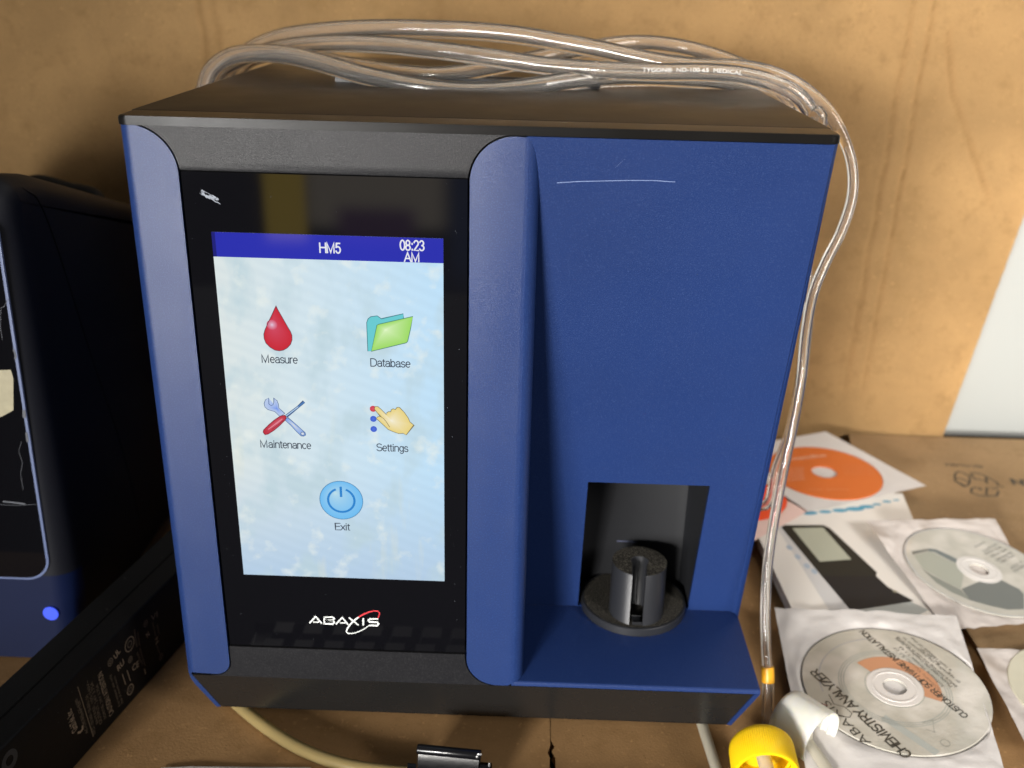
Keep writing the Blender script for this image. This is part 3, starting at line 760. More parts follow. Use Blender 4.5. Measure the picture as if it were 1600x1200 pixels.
# maintenance: spanner and screwdriver
d = SD(); t = lambda pts: cv(pts, 390, 600, 10.909)
sp1 = t([(325, 235), (270, 270), (248, 330), (262, 390), (310, 435), (380, 455), (430, 470), (520, 555), (600, 500), (500, 410), (492, 345), (470, 285), (415, 240), (412, 320), (395, 360), (360, 365), (330, 340)])
d.fan(sp1, t([(470, 420)])[0], lin((90, 135, 235)), lin((190, 208, 238)), 1); d.line(sp1, .3, lin((80, 105, 150)), 2, True)
sp2 = t([(600, 610), (650, 570), (760, 660), (860, 750), (950, 830), (958, 870), (920, 890), (880, 885), (800, 810), (700, 700)])
d.fan(sp2, t([(740, 690)])[0], lin((240, 238, 225)), lin((120, 165, 235)), 1); d.line(sp2, .3, lin((80, 105, 150)), 2, True)
d.circle(*t([(905, 845)])[0], 1.0, lin((215, 225, 240)), 3); d.ring(*t([(905, 845)])[0], .9, .35, lin((80, 105, 150)), 4)
sh = t([(610, 530), (640, 560), (840, 400), (945, 315), (915, 285), (810, 380)])
d.poly(sh, lin((75, 125, 185)), 5); d.line(t([(625, 540), (830, 385)]), .4, lin((190, 215, 235)), 6); d.line(sh, .25, lin((60, 85, 130)), 7, True)
hd = t([(232, 820), (240, 780), (330, 690), (430, 605), (530, 540), (600, 528), (630, 560), (610, 610), (520, 700), (420, 785), (320, 850), (265, 862)])
d.fan(hd, t([(500, 640)])[0], lin((225, 120, 140)), lin((190, 35, 55)), 8); d.line(hd, .32, lin((120, 30, 45)), 9, True)
d.line(t([(320, 770), (560, 590)]), .35, lin((235, 150, 165)), 9); d.line(t([(380, 770), (580, 615)]), .3, lin((150, 25, 45)), 9)
d.put('tools_icon', M['screenink'], scr)
# settings: pointing hand and three buttons
d = SD(); t = lambda pts: cv(pts, 560, 610, 11.427)
for (x, y), c in (((262, 328), (205, 60, 78)), ((268, 508), (60, 95, 205)), ((274, 690), (60, 95, 205))):
    p0 = t([(x, y)])[0]; rr = 57 / 11.427 / 3.05
    d.fan([(p0[0] + rr * math.cos(R(a)), p0[1] + rr * math.sin(R(a))) for a in range(0, 360, 15)], p0, lin(tuple(min(255, v + 30) for v in c)), lin(c), 1)
hand = t([(285, 330), (300, 285), (345, 285), (400, 330), (500, 430), (505, 400), (540, 375), (580, 380), (585, 345), (620, 325), (660, 340), (690, 300), (735, 302), (820, 390), (890, 490), (920, 560), (992, 620), (855, 795), (800, 765), (720, 770), (620, 735), (530, 695), (430, 600), (320, 500), (350, 465), (400, 468), (340, 400)])
d.fan(hand, t([(590, 540)])[0], lin((250, 245, 225)), lin((236, 214, 130)), 2)
d.line(hand, .3, lin((120, 112, 80)), 4, True)
d.line(t([(400, 468), (450, 500), (500, 560), (560, 655)]), .3, lin((140, 125, 85)), 4)
d.put('hand_icon', M['screenink'], scr)
# exit: power button
d = SD(); t = lambda pts: cv(pts, 480, 735, 12)
c0 = t([(640, 560)])[0]; rr = 33.5 / 3.02
cir = [(c0[0] + rr * math.cos(R(a)), c0[1] + rr * math.sin(R(a))) for a in range(0, 360, 8)]
d.fan(cir, t([(520, 420)])[0], lin((196, 228, 236)), lin((112, 192, 246)), 1); d.ring(*c0, rr, .35, lin((70, 130, 175)), 2)
d.ring(*c0, 20.5 / 3.02, 1.15, lin((40, 132, 208)), 3, 40, 112, 428)
d.line([(c0[0], c0[1] + 24 / 3.02), (c0[0], c0[1] + 6 / 3.02)], 1.25, lin((40, 132, 208)), 3)
d.put('power_icon', M['screenink'], scr)
# maker's lettering on the glass
d = Draw((0, .86, 0), (1, 0, 0), (0, 0, 1), .02)
t = lambda pts: [F(470 + x / 11.43, 940 + y / 11.43, .86) for x, y in pts]
SIL = lin((205, 208, 205)); W = 2.3 * 11.43 / 11.43
def st(pts, w=.85, c=SIL, k=1): d.line(t(pts), w, c, k)
st([(155, 385), (265, 265), (375, 390)]); st([(225, 365), (330, 365)], .7)
st([(420, 275), (420, 395)]); st([(405, 280), (570, 275), (595, 300), (575, 335), (420, 335)]); st([(420, 335), (580, 345), (600, 370), (575, 400), (405, 395)])
st([(625, 405), (740, 285), (845, 410)]); st([(700, 380), (800, 380)], .7)
st([(860, 285), (1030, 420)]); st([(1115, 295), (1115, 425)])
st([(1380, 310), (1225, 310), (1205, 335), (1225, 360), (1370, 370), (1390, 395), (1365, 428), (1215, 425)])
el = [(1030, 280), (960, 330), (880, 410), (825, 490), (815, 540), (840, 565), (900, 570), (980, 555), (1070, 520), (1150, 475), (1215, 425)]
d.line(t(el), lambda q: .95 - .55 * q, SIL, 2)
rd = [(1030, 280), (1120, 225), (1220, 185), (1310, 165), (1375, 170), (1405, 200), (1400, 240), (1375, 300)]
d.line(t(rd), lambda q: .9 - .55 * q, lin((190, 50, 58)), 2)
d.put('logo', M['print'], AN)

# tube bay: lining, turntable, slotted holder
bm = bmesh.new()
LX0, LX1, LY = 61.6, 129.9, 103
def liner(pts, inner_y):
    pass
seg_pts = [(LX0, 'f'), (LX0, LY - 8), (LX0 + 2.4, LY - 2.4), (LX0 + 8, LY), (LX1 - 8, LY), (LX1 - 2.4, LY - 2.4), (LX1, LY - 8), (LX1, 'f')]
def ly(v, z): return slant_y(z) + 2.4 if v == 'f' else v
zs = [53.7, 153.5]
rows = [[bm.verts.new((x, ly(y, z), z)) for x, y in seg_pts] for z in zs]
for i in range(len(seg_pts) - 1): bm.faces.new((rows[0][i], rows[0][i + 1], rows[1][i + 1], rows[1][i]))
bm.faces.new(rows[1]); bm.faces.new(rows[0][::-1])
# worn mark on the back of the bay
f = bm.faces.new([bm.verts.new(p) for p in ((86, LY - .1, 82.5), (99, LY - .1, 82.3), (99, LY - .1, 83.3), (86, LY - .1, 83.6))]); f.material_index = 1
put('bay_lining', bm, [M['lining'], M['dust_line']], AN, smooth=30)
bm = bmesh.new()
lathe(bm, [(DR, 0), (DR, 4.6), (DR - .5, 5.1), (DR - 1.4, 5.1)], (DC[0], DC[1], 53.15), (0, 0, 1), 72)
tt = put('turntable', bm, M['holder'], AN, smooth=30)
bm = bmesh.new()
lathe(bm, [(DR - 1.6, 0), (DR - 1.8, .12), (0, .12)], (DC[0], DC[1], 58.15), (0, 0, 1), 64)
put('dusty_top', bm, M['dust'], tt, smooth=0)
# slotted holder: C-shaped section
HC = Vector((96.5, 64.5, 58.25)); HR, HH, HS, HW = 16.6, 28.5, 6.0, 4.0
lean = Vector((1.2, 10.0, HH))
SA = -96
a_out = math.degrees(math.asin(HW / HR)); a_in = math.degrees(math.asin(HW / HS))
ring_pts = arc(0, 0, HR, SA + a_out, SA + 360 - a_out, 44) + arc(0, 0, HS, SA + 360 - a_in, SA + a_in, 24)
bm = bmesh.new()
a, b, fs = prism(bm, ring_pts, lambda x, y: (HC.x + x, HC.y + y, HC.z), lambda x, y: (HC.x + x + lean.x, HC.y + y + lean.y, HC.z + HH))
for f in bm.faces:
    if len(f.verts) > 10 and f.calc_center_median().z > HC.z + 20: f.material_index = 1
bevel(bm, lambda p, q, e: p.z > HC.z + 28 and q.z > HC.z + 28, .5, 2)
bm.normal_update()
for f in bm.faces:
    if len(f.verts) > 40 and f.calc_center_median().z > HC.z + 20: f.material_index = 1
put('tube_holder', bm, [M['holder'], M['dust']], AN, smooth=30)
bm = bmesh.new(); box(bm, HC.x - 3.4, HC.x + 1.6, HC.y - 15.5, HC.y - 9, 58.3, 60.0); bevel_sharp(bm, .4, 2)
put('slot_stop', bm, M['lining'], AN)

# ================================================================== LEFT MACHINE
LM = thing('chemistry_analyzer', 'dark navy analyzer with a sloping top and a lit blue power button', 'analyzer', (-330, 200, 0))
top_l = lambda y: 318 - .325 * (y - 74)
prof = [(70, 1.5), (76, 60), (75, 285)] + [(75 + 18 - 18 * math.cos(R(a)), 291 + 18 * math.sin(R(a))) for a in (20, 40, 60, 80)] + [(120, 303.5), (160, 290), (238, 263.5), (330, 232)] + [(338 + 6 * math.sin(R(a)), 224 + 6 * math.cos(R(a))) for a in (30, 70)] + [(345, 1.5)]
cen = Vector((205, 140))
def inset(pts, dd):
    n = len(pts); out = []
    for i in range(n):
        p0, p1, p2 = Vector(pts[i - 1]), Vector(pts[i]), Vector(pts[(i + 1) % n])
        n1 = Vector((p1.y - p0.y, -(p1.x - p0.x))).normalized(); n2 = Vector((p2.y - p1.y, -(p2.x - p1.x))).normalized()
        k = (n1 + n2); k = k / max(.35, k.dot(n1)) if k.length > 1e-6 else n1
        out.append(tuple(p1 + k * dd))
    return out
bm = bmesh.new()
RB = 15.0; loops = []
for x, dd in [(-470, 0)] + [(-256 - RB + RB * math.sin(R(a)), RB * (1 - math.cos(R(a)))) for a in (0, 18, 36, 54, 72, 90)]:
    pp = inset(prof, dd); pp = [(y, max(1.5, z) if dd else z) for y, z in pp]
    loops.append([bm.verts.new((x, y, z)) for y, z in pp])
for A, B in zip(loops[:-1], loops[1:]):
    for i in range(len(A)):
        j = (i + 1) % len(A)
        f = bm.faces.new((A[i], A[j], B[j], B[i]))
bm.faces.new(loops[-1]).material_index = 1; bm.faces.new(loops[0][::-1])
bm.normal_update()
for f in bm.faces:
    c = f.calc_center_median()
    if c.y > 90 or c.z > 62: f.material_index = 1  # shade on side, top and upper front put in as a darker navy
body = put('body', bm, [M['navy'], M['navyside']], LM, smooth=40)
bm = bmesh.new()
sm = [(-270, 90.5, 309), (-262, 95, 303.5), (-257.2, 102, 297), (-256, 110, 290), (-255.9, 122, 262), (-255.9, 146, 180), (-255.9, 170, 104), (-255.9, 182, 40)]
sweep(bm, spline(sm, 5), .55, 6)
put('seam', bm, M['rubber'], LM)
# screen in its rim
xs, zs0, zs1 = -268.5, 57.5, 292; rc = 16
scp = [(-440, zs0)] + arc(xs - rc, zs0 + rc, rc, -90, 0, 10) + arc(xs + 6 - 12, zs1 - 12, 12, 0, 90, 8) + [(-440, zs1)]
yl = lambda z: 76.05 - (z - 60) / 225
bm = bmesh.new()
prism(bm, scp, lambda x, z: (x, yl(z) - 1.0, z), lambda x, z: (x, yl(z) + .5, z))
bevel(bm, lambda a, b, e: a.y < yl(a.z) - .9 and b.y < yl(b.z) - .9, .5, 2)
put('screen_rim', bm, M['rim'], LM, smooth=30)
bm = bmesh.new()
def ins2(pts, k): return [(x - k if i else x, z) for i, (x, z) in enumerate(pts)]
sci = [(-439, zs0 + 1.6)] + arc(xs - rc, zs0 + rc, rc - 1.6, -90, 0, 10) + arc(xs + 6 - 12, zs1 - 12, 10.4, 0, 90, 8) + [(-439, zs1 - 1.6)]
bm.faces.new([bm.verts.new((x, yl(z) - 1.25, z)) for x, z in sci])
nf = len(bm.faces)
def scuff(pts, y=-1.32, mi=1):
    f = bm.faces.new([bm.verts.new((x, yl(z) + y, z)) for x, z in pts]); f.material_index = mi
def px_l(pts): return [F(a, b, 75) for a, b in pts]
def thin(pts, w):
    pts = px_l(pts)
    for (xa, za), (xb, zb) in zip(pts[:-1], pts[1:]):
        dx, dz = xb - xa, zb - za; L = math.hypot(dx, dz) or 1; nx, nz_ = -dz / L * w / 2, dx / L * w / 2
        scuff([(xa - nx, za - nz_), (xb - nx, zb - nz_), (xb + nx, zb + nz_), (xa + nx, za + nz_)])
thin([(0, 788), (30, 789), (60, 787)], .2)
thin([(5, 783), (25, 785), (40, 787)], 1.0)
thin([(34, 690), (30, 705), (36, 722), (33, 740), (37, 765)], .18)
thin([(14, 466), (8, 478), (3, 480), (2, 510), (5, 530)], .18)
thin([(22, 545), (26, 556), (24, 560)], .8)
thin([(38, 640), (39, 652)], 1.8); thin([(42, 675), (44, 690)], 1.2)
scuff(list(reversed(px_l([(-20, 578), (18, 577), (22, 590), (22, 640), (4, 650), (-20, 655)]))), mi=2)
put('screen', bm, [M['glass'], M['film'], mat('pale_film_patch', (0.30, 0.27, 0.18), .4, .4, var=.3, var_scale=120)], LM, smooth=0)
bm = bmesh.new(); bt = at(82, 955, y=75)
lathe(bm, [(4.9, 0), (4.9, .3), (4.6, .55), (0, .6)], (bt.x, 72.6, bt.z), (0, -1, 0), 32)
put('power_button', bm, M['bluelamp'], LM)
# carrying handle standing up at the back
bm = bmesh.new()
hp = [(-330, 285, 240), (-322, 287, 282), (-300, 288, 292), (-262, 289, 290), (-246, 289, 282), (-238, 289, 262), (-237, 289, 236)]
hp = [at(30, 300, y=262), at(60, 288, y=262), at(110, 300, y=262), at(128, 303, y=262), at(150, 312, y=262), at(160, 345, y=262)]
sweep(bm, spline(hp, 6), 7, 14)
put('handle', bm, M['rubber'], LM)

# ================================================================== POWER ADAPTER
PA0 = Vector((-220.6, -21.3)); PU = Vector((0.2058, 0.9786)); PN = Vector((PU.y, -PU.x))   # PN: outward from the label side
PA = thing('power_adapter', 'long matt black power adapter lying on its edge between the two machines', 'power adapter', (PA0.x, PA0.y, 0))
AH, AD = 54.5, 33.0
def ap(u, dd, z): q = PA0 + PU * u - PN * dd; return Vector((q.x, q.y, z))
bm = bmesh.new()
prism(bm, [(0, .3), (AD, .3), (AD, AH), (0, AH)], lambda dd, z: ap(-80, dd, z), lambda dd, z: ap(200, dd, z))
bevel_sharp(bm, 1.4, 3)
case = put('case', bm, M['brick'], PA, smooth=30)
bm = bmesh.new()
box_pts = [(14.6, AH - .2), (15.6, AH - .2), (15.6, AH + .25), (14.6, AH + .25)]
prism(bm, box_pts, lambda dd, z: ap(-79, dd, z), lambda dd, z: ap(199, dd, z))
put('case_seam', bm, M['gap'], PA, smooth=0)
LBL = (0.34, 0.26, 0.18); LB2 = (0.16, 0.125, 0.09)
dlab = Draw(ap(0, -.05, 0), (PU.x, PU.y, 0), (0, 0, 1), .03)
def lw(px, py):
    n3 = Vector((PN.x, PN.y, 0)); r_ = ray(px, py); o3 = ap(0, -.05, 0); tt_ = ((o3 - CC).dot(n3)) / r_.dot(n3); p = CC + r_ * tt_
    return ((p - o3).dot(Vector((PU.x, PU.y, 0))), p.z)
def lp(x, y): return lw(90 + x / 4.8, 920 + y / 4.8)          # from the enlarged view
def ltext(s, a, b, col, h=None, bold=0.):
    A, B = lp(*a), lp(*b); v = (B[0] - A[0], B[1] - A[1]); L = math.hypot(*v)
    dlab.text(s, A[0], A[1], col, 2, width=L, height=h, align='L', bold=bold, ang=math.degrees(math.atan2(v[1], v[0])))
ltext('GlobTek, Inc.', (150, 1045), (100, 895), LBL, 4.6, .015)
dlab.line([lp(*p) for p in ((150, 1080), (170, 1075), (188, 1050), (185, 1025))], 1.3, LBL, 2)
dlab.line([lp(150, 735), lp(268, 1110)], .35, LBL, 2)
ltext('AC/DC ADAPTER', (228, 1075), (165, 830), LB2, 2.0)
ltext('MODEL: GT-41080', (205, 1010), (145, 820), LB2, 2.0)
ltext('INPUT: 100-240V~ 50-60Hz 1.5A', (285, 1080), (225, 790), LB2, 2.4)
ltext('ENTREE: 100-240V~', (305, 1000), (228, 680), LB2, 2.0)
ltext('OUTPUT: 24V 3.75A', (335, 1000), (262, 690), LB2, 2.4)
ltext('SORTIE: 24V 3.75A', (365, 965), (300, 710), LB2, 2.0)
ltext('CAUTION / ATTENTION', (420, 925), (330, 615), LBL, 4.0)
ltext('For indoor use only', (470, 870), (398, 640), LB2, 1.9)
ltext('Risk of electric shock', (490, 850), (430, 650), LB2, 1.7)
for (x, y, r) in ((395, 550, 26), (540, 415, 52), (545, 755, 36), (545, 530, 22), (775, 510, 24), (660, 260, 24)):
    q = lp(x, y); rr = r / 4.8 / 2.45
    dlab.ring(*q, rr, .5, LBL if r > 30 else LB2, 2)
    dlab.ring(*q, rr * .45, .5, LB2, 2)
for s, a, b, c in (('UL', (435, 530), (470, 470), LBL), ('RU', (455, 620), (500, 560), LBL), ('CE', (560, 620), (610, 580), LBL), ('VI', (700, 250), (750, 210), LB2), ('Z', (735, 420), (760, 390), LBL), ('N', (675, 370), (690, 345), LBL)):
    ltext(s, a, b, c, 4, .01)
dlab.line([lp(485, 640), lp(510, 720)], .5, LBL, 2); dlab.line([lp(520, 610), lp(545, 690)], .5, LBL, 2)
dlab.line([lp(650, 600), lp(660, 640)], .9, LBL, 2)
for xa, ya, xb, yb in ((600, 430, 580, 300), (620, 420, 605, 320), (660, 570, 620, 440), (740, 350, 715, 240), (765, 330, 750, 260), (770, 480, 740, 400), (640, 560, 600, 470)):
    ltext('illlilllli', (xa, ya), (xb, yb), LB2, 1.5)
dlab.put('label_print', M['print'], PA)
dlab = Draw(ap(0, -.05, 0), (PU.x, PU.y, 0), (0, 0, 1), .03)
q0 = lw(15, 1188); dlab.ring(*q0, 4.2, 3.0, (0.05, 0.05, 0.05), 2)
dlab.put('screw_cover', M['print'], PA)

# ================================================================== THE FRONT FLOOR
def tube_thing(name, path, rad, mt, label, cat='tube', group=None, bore=None, inner=None):
    base = path[0]
    root = thing(name, label, cat, base, group)
    bm = bmesh.new(); sweep(bm, path, rad, 16)
    if bore:
        for a0, a1 in inner:
            i0, i1 = int(a0 * (len(path) - 1)), int(a1 * (len(path) - 1))
            if i1 - i0 > 1: sweep(bm, path[i0:i1 + 1], bore, 12, flip=True)
    return root, put('tube_wall', bm, mt, root, smooth=50, recalc=False)

def single_tube(name, path, rad, mt, label, cat='tube', group=None, bore=None, inner=None):
    bm = bmesh.new(); sweep(bm, path, rad, 18)
    if bore:
        for a0, a1 in inner:
            i0, i1 = int(a0 * (len(path) - 1)), int(a1 * (len(path) - 1))
            if i1 - i0 > 1: sweep(bm, path[i0:i1 + 1], bore, 14, flip=True)
    o = put(name, bm, mt, None, smooth=50, recalc=False)
    return tag(rebase(o, path[0]), label, cat, group)

yt = [at(*p, z=3.9) for p in ((330, 1055), (352, 1082), (382, 1110), (418, 1138), (455, 1162), (495, 1181), (540, 1195), (585, 1203), (640, 1208))]
single_tube('plastic_tube', spline(yt, 6), 3.7, M['oldtube'], 'yellowed plastic tube curving out from under the left front edge of the machine', bore=2.2, inner=[(0, 1)])
wt = [at(*p, z=3.4) for p in ((1085, 1090), (1098, 1135), (1106, 1160), (1115, 1188), (1124, 1215))]
single_tube('plastic_tube', spline(wt, 6), 3.2, M['milktube'], 'short milky plastic tube running out from under the right front edge of the machine', bore=2.0, inner=[(0, 1)])
# sheet of paper at the lower edge
bm = bmesh.new()
q = [at(252, 1199.5, z=1.0), at(300, 1197.5, z=1.6), at(370, 1198.2, z=1.2), at(486, 1199.0, z=1.0)]
lo_ = [Vector((p.x + 2, p.y - 16, .6)) for p in q]
A = [bm.verts.new(p) for p in q]; B = [bm.verts.new(p) for p in lo_]
for i in range(3): bm.faces.new((A[i], A[i + 1], B[i + 1], B[i]))
bmesh.ops.solidify(bm, geom=bm.faces[:], thickness=.25)
ps = put('paper_sheet', bm, M['paper'])
tag(rebase(ps, (q[0].x, q[0].y, 0)), 'edge of a white paper sheet on the cardboard at the bottom of the view', 'paper')

# black spring clip
CL = thing('binder_clip', 'black metal clip with chipped paint standing on the cardboard before the machine', 'clip', (-10, -28, 0))
A = at(652, 1170, z=27); B = at(752, 1180, z=27)
axis = (B - A).normalized(); side = Vector((-axis.y, axis.x, 0))
bm = bmesh.new(); sweep(bm, [A, A.lerp(B, .5), B], 2.7, 18)
bevel_sharp(bm, .5, 2)
nb = at(750, 1182, z=27)
lip = put('clip_spine', bm, M['metalblack'], CL, smooth=40)
bm = bmesh.new()
# bowed flanks below the spine
def flank(x0, x1, prof):
    P = [[A + axis * x + side * s_ + Vector((0, 0, h - 27)) for s_, h in prof] for x in (x0, x1)]
    V = [[bm.verts.new(p) for p in row] for row in P]
    for i in range(len(prof) - 1): bm.faces.new((V[0][i], V[1][i], V[1][i + 1], V[0][i + 1]))
Lc = (B - A).length
flank(1, Lc - 1, [(-1.8, 26), (-4, 22), (-5.5, 15), (-6.5, 7), (-7, .4)])
flank(1, Lc - 1, [(2.0, 26), (4, 22), (5.5, 15), (6.5, 7), (7, .4)])
flank(Lc - .6, Lc + 5.5, [(-1.5, 22), (-4, 20), (-6, 12), (-7, .4)])
flank(Lc - .6, Lc + 5.5, [(-1.5, 22), (2.5, 20), (5, 12), (7, .4)])
flank(-5, -.2, [(-1.5, 18), (-4, 16), (-6, 10), (-7, .4)])
bmesh.ops.solidify(bm, geom=bm.faces[:], thickness=.8)
put('clip_flank', bm, M['metalblack'], CL, smooth=40)
bm = bmesh.new()
for c_, sx_, sz_ in ((B + Vector((-1.0, -1.6, 1.9)), 1.5, .8), (B + Vector((-2.2, -2.4, 1.0)), .8, .9), (A + axis * (Lc + 4.6) + side * -1.8 + Vector((0, 0, -4.6)), .7, 1.6), (A + axis * 9 + Vector((0, -2.3, 1.5)), .35, .2), (A + axis * 14 + Vector((0, -2.3, 1.5)), .6, .25), (A + axis * 19 + Vector((0, -2.3, 1.5)), .3, .2)):
    bmesh.ops.create_icosphere(bm, subdivisions=2, radius=1, matrix=Matrix.Translation(c_) @ Matrix.Diagonal((sx_, .45, sz_, 1)))
put('chipped_paint', bm, M['bare'], CL)

# keyboard on the desk before the machine, mirrored in the lower edge of the black glass
KB = thing('keyboard', 'black keyboard mirrored in the lower edge of the black glass', 'keyboard', (30, -140, -6))
bm = bmesh.new(); box(bm, -150, 260, -101, -56, -5.9, 8); bevel_sharp(bm, 2, 2)
put('base', bm, M['brick'], KB)
bm = bmesh.new()
for r_ in range(2):
    for c_ in range(20):
        x, y = -141 + c_ * 19.6 + (r_ % 3) * 3, -66 - r_ * 18
        if x > 240: continue
        a = [bm.verts.new((x + u, y + v, 8.2)) for u, v in ((0, -16), (17, -16), (17, 0), (0, 0))]; b = [bm.verts.new((x + u, y + v, 14.5)) for u, v in ((2.5, -13), (14.5, -13), (14.5, -2), (2.5, -2))]
        bm.faces.new(b)
        for i in range(4): bm.faces.new((a[i], a[(i + 1) % 4], b[(i + 1) % 4], b[i]))
put('keys', bm, mat('grey_black_keys', (0.016, 0.016, 0.017), .6, .3), KB)

# ================================================================== DISCS AND PAPERS ON THE RIGHT
def bil(c, u, v): return c[0] * (1 - u) * (1 - v) + c[1] * u * (1 - v) + c[2] * u * v + c[3] * (1 - u) * v
def sleeve(name, corners, hole_c, hole_r, mt, label, group, amp=1.0, seed=0, window=True):
    """paper envelope: back sheet and front sheet with a round window, both gently wrinkled"""
    c = [Vector(p) for p in corners]
    nrm = (c[1] - c[0]).cross(c[3] - c[0]).normalized()
    if nrm.z < 0: nrm = -nrm
    o0 = c[0]; pl_z = lambda x, y: o0.z - (nrm.x * (x - o0.x) + nrm.y * (y - o0.y)) / nrm.z
    hx, hy = hole_c
    def wr(x, y):
        s = seed * 17.3
        return amp * (noise.noise((x * .035 + s, y * .035, 1)) * .7 + abs(noise.noise((x * .06 + s, y * .025 + s, 4))) * 1.2 + .35 * noise.noise((x * .16, y * .12 + s, 9)))
    bm = bmesh.new(); N, K = 120, 14
    poly = [Vector((p.x, p.y)) for p in c]
    def edge_hit(a):
        d_ = Vector((math.cos(a), math.sin(a))); best = 1e9
        for i in range(4):
            p, q_ = poly[i], poly[(i + 1) % 4]; e_ = q_ - p
            den = d_.x * e_.y - d_.y * e_.x
            if abs(den) < 1e-9: continue
            w_ = p - Vector((hx, hy)); t_ = (w_.x * e_.y - w_.y * e_.x) / den; s_ = (w_.x * d_.y - w_.y * d_.x) / den
            if t_ > 0 and -1e-6 <= s_ <= 1 + 1e-6: best = min(best, t_)
        return best
    angs = [2 * math.pi * i / N for i in range(N)] + [math.atan2(p.y - hy, p.x - hx) % (2 * math.pi) for p in poly]
    angs = sorted(set(round(a_, 5) for a_ in angs)); rings = []
    for k in range(K + 1):
        row = []
        for a_ in angs:
            R1 = edge_hit(a_); r0 = min(hole_r, R1 * .985); r_ = r0 + (R1 - r0) * (k / K)
            x, y = hx + r_ * math.cos(a_), hy + r_ * math.sin(a_)
            f_ = 1 if window else 1
            row.append(bm.verts.new((x, y, pl_z(x, y) + .55 + max(-.3, wr(x, y)) * min(1, .15 + k / 4))))
        rings.append(row)
    n_ = len(angs)
    for k in range(K):
        for i in range(n_):
            j = (i + 1) % n_; bm.faces.new((rings[k][i], rings[k + 1][i], rings[k + 1][j], rings[k][j]))
    # back sheet joined at the rim
    back = []
    for k in range(K + 1):
        t_ = 1 - k / K; row = []
        for i, a_ in enumerate(angs):
            R1 = edge_hit(a_) * max(t_, .004); x, y = hx + R1 * math.cos(a_), hy + R1 * math.sin(a_)
            row.append(rings[K][i] if k == 0 else bm.verts.new((x, y, pl_z(x, y) - .25)))
        back.append(row)
    for k in range(K):
        for i in range(n_):
            j = (i + 1) % n_; bm.faces.new((back[k][i], back[k + 1][i], back[k + 1][j], back[k][j]))
    o = put(name, bm, mt, None, smooth=50)
    rebase(o, c[0]); tag(o, label, 'disc sleeve', group)
    return o, pl_z, nrm
def disc(cx_, cy_, rad, pl_z, nrm, mt, label, group, hub=True, hole=7.0):
    """compact disc lying in its sleeve"""
    z = pl_z(cx_, cy_) + .15; o = Vector((cx_, cy_, z))
    bm = bmesh.new(); lathe(bm, [(hole, 0), (rad - .4, 0), (rad, .3), (rad, .7), (rad - .4, 1.0), (hole, 1.0)], o, nrm, 96, closed=True)
    ob = put('compact_disc', bm, mt, None, smooth=30)
    rebase(ob, o); tag(ob, label, 'disc', group)
    if hub:
        bm = bmesh.new(); lathe(bm, [(hole + .1, 1.0), (hole + .1, 1.25), (rad * .30, 1.25), (rad * .30, 1.0)], o, nrm, 64, closed=True)
        lathe(bm, [(rad * .225, 1.2), (rad * .225, 1.5), (rad * .245, 1.5), (rad * .245, 1.2)], o, nrm, 64, closed=True)
        put('hub', bm, M['discclear'], ob, smooth=30)
    a = Vector((1, 0, 0)); a = (a - nrm * a.dot(nrm)).normalized(); b = nrm.cross(a)
    d = Draw(o + nrm * 1.02, a, b, .05)
    def w(px, py):
        r_ = ray(px, py); t_ = ((d.o - CC).dot(nrm)) / r_.dot(nrm); p = CC + r_ * t_ - d.o
        return (p.dot(a), p.dot(b))
    def tx(s, A_, B_, col, h=None, bold=0., k=2):
        A2, B2 = w(*A_), w(*B_); v = (B2[0] - A2[0], B2[1] - A2[1])
        d.text(s, A2[0], A2[1], col, k, width=math.hypot(*v), height=h, align='L', bold=bold, ang=math.degrees(math.atan2(v[1], v[0])))
    return ob, d, w, tx
GS, GD = 'paper disc sleeves on the right', 'compact discs in paper sleeves'

# manual with a picture of a dark device on its cover
MZ = 14.0
mc = on_z([(1187, 838), (1246, 962), (1462, 962), (1412, 772), (1190, 772)], MZ)
mc = [on_z([(1186, 838)], MZ)[0], on_z([(1250, 975)], MZ)[0], on_z([(1492, 975)], MZ)[0], on_z([(1409, 772)], MZ)[0], (mc[0][0] + 12, on_z([(1409, 772)], MZ)[0][1] + 6)]
MN = thing('manual', 'white stapled manual with a dark device pictured on its cover, under the disc sleeves', 'manual', (mc[0][0], mc[0][1], 0))
bm = bmesh.new()
prism(bm, mc, lambda x, y: (x, y, 4.2), lambda x, y: (x, y, MZ - .4))
put('pages', bm, M['pages'], MN, smooth=0)
bm = bmesh.new()
mo = Vector((sum(p[0] for p in mc) / 5, sum(p[1] for p in mc) / 5))
mc2 = [tuple(mo + (Vector(p) - mo) * 1.012) for p in mc]
prism(bm, mc2, lambda x, y: (x, y, MZ - .35), lambda x, y: (x, y, MZ))
cov = put('cover', bm, M['cover'], MN, smooth=0)
d = Draw((0, 0, MZ), (1, 0, 0), (0, 1, 0), .05)
def cm(pts): return [(1140 + x / 3.478, 640 + y / 3.478) for x, y in pts]
zz = lambda pts: on_z(pts, MZ)
d.poly(zz(cm([(255, 640), (285, 625), (560, 900), (640, 1010), (1000, 1040), (740, 1120), (560, 1120)])), (0.60, 0.59, 0.58), 1)
d.poly(zz(cm([(280, 640), (300, 628), (510, 628), (545, 645), (800, 885), (795, 905), (850, 960), (1000, 1040), (660, 1090), (500, 905)])), (0.020, 0.020, 0.016), 2)
d.poly(zz(cm([(500, 905), (795, 905), (860, 965), (985, 1045), (660, 1095)])), (0.013, 0.013, 0.015), 3)
d.poly(zz(cm([(340, 645), (508, 642), (662, 815), (490, 828)])), (0.42, 0.43, 0.34), 4)
d.poly(zz(cm([(440, 1120), (660, 1095), (985, 1045), (1080, 1090), (1000, 1130)])), (0.42, 0.44, 0.42), 3)
d.circle(*zz(cm([(897, 990)]))[0], 1.5, (0.30, 0.28, 0.20), 5)
d.put('device_picture', M['print'], MN)
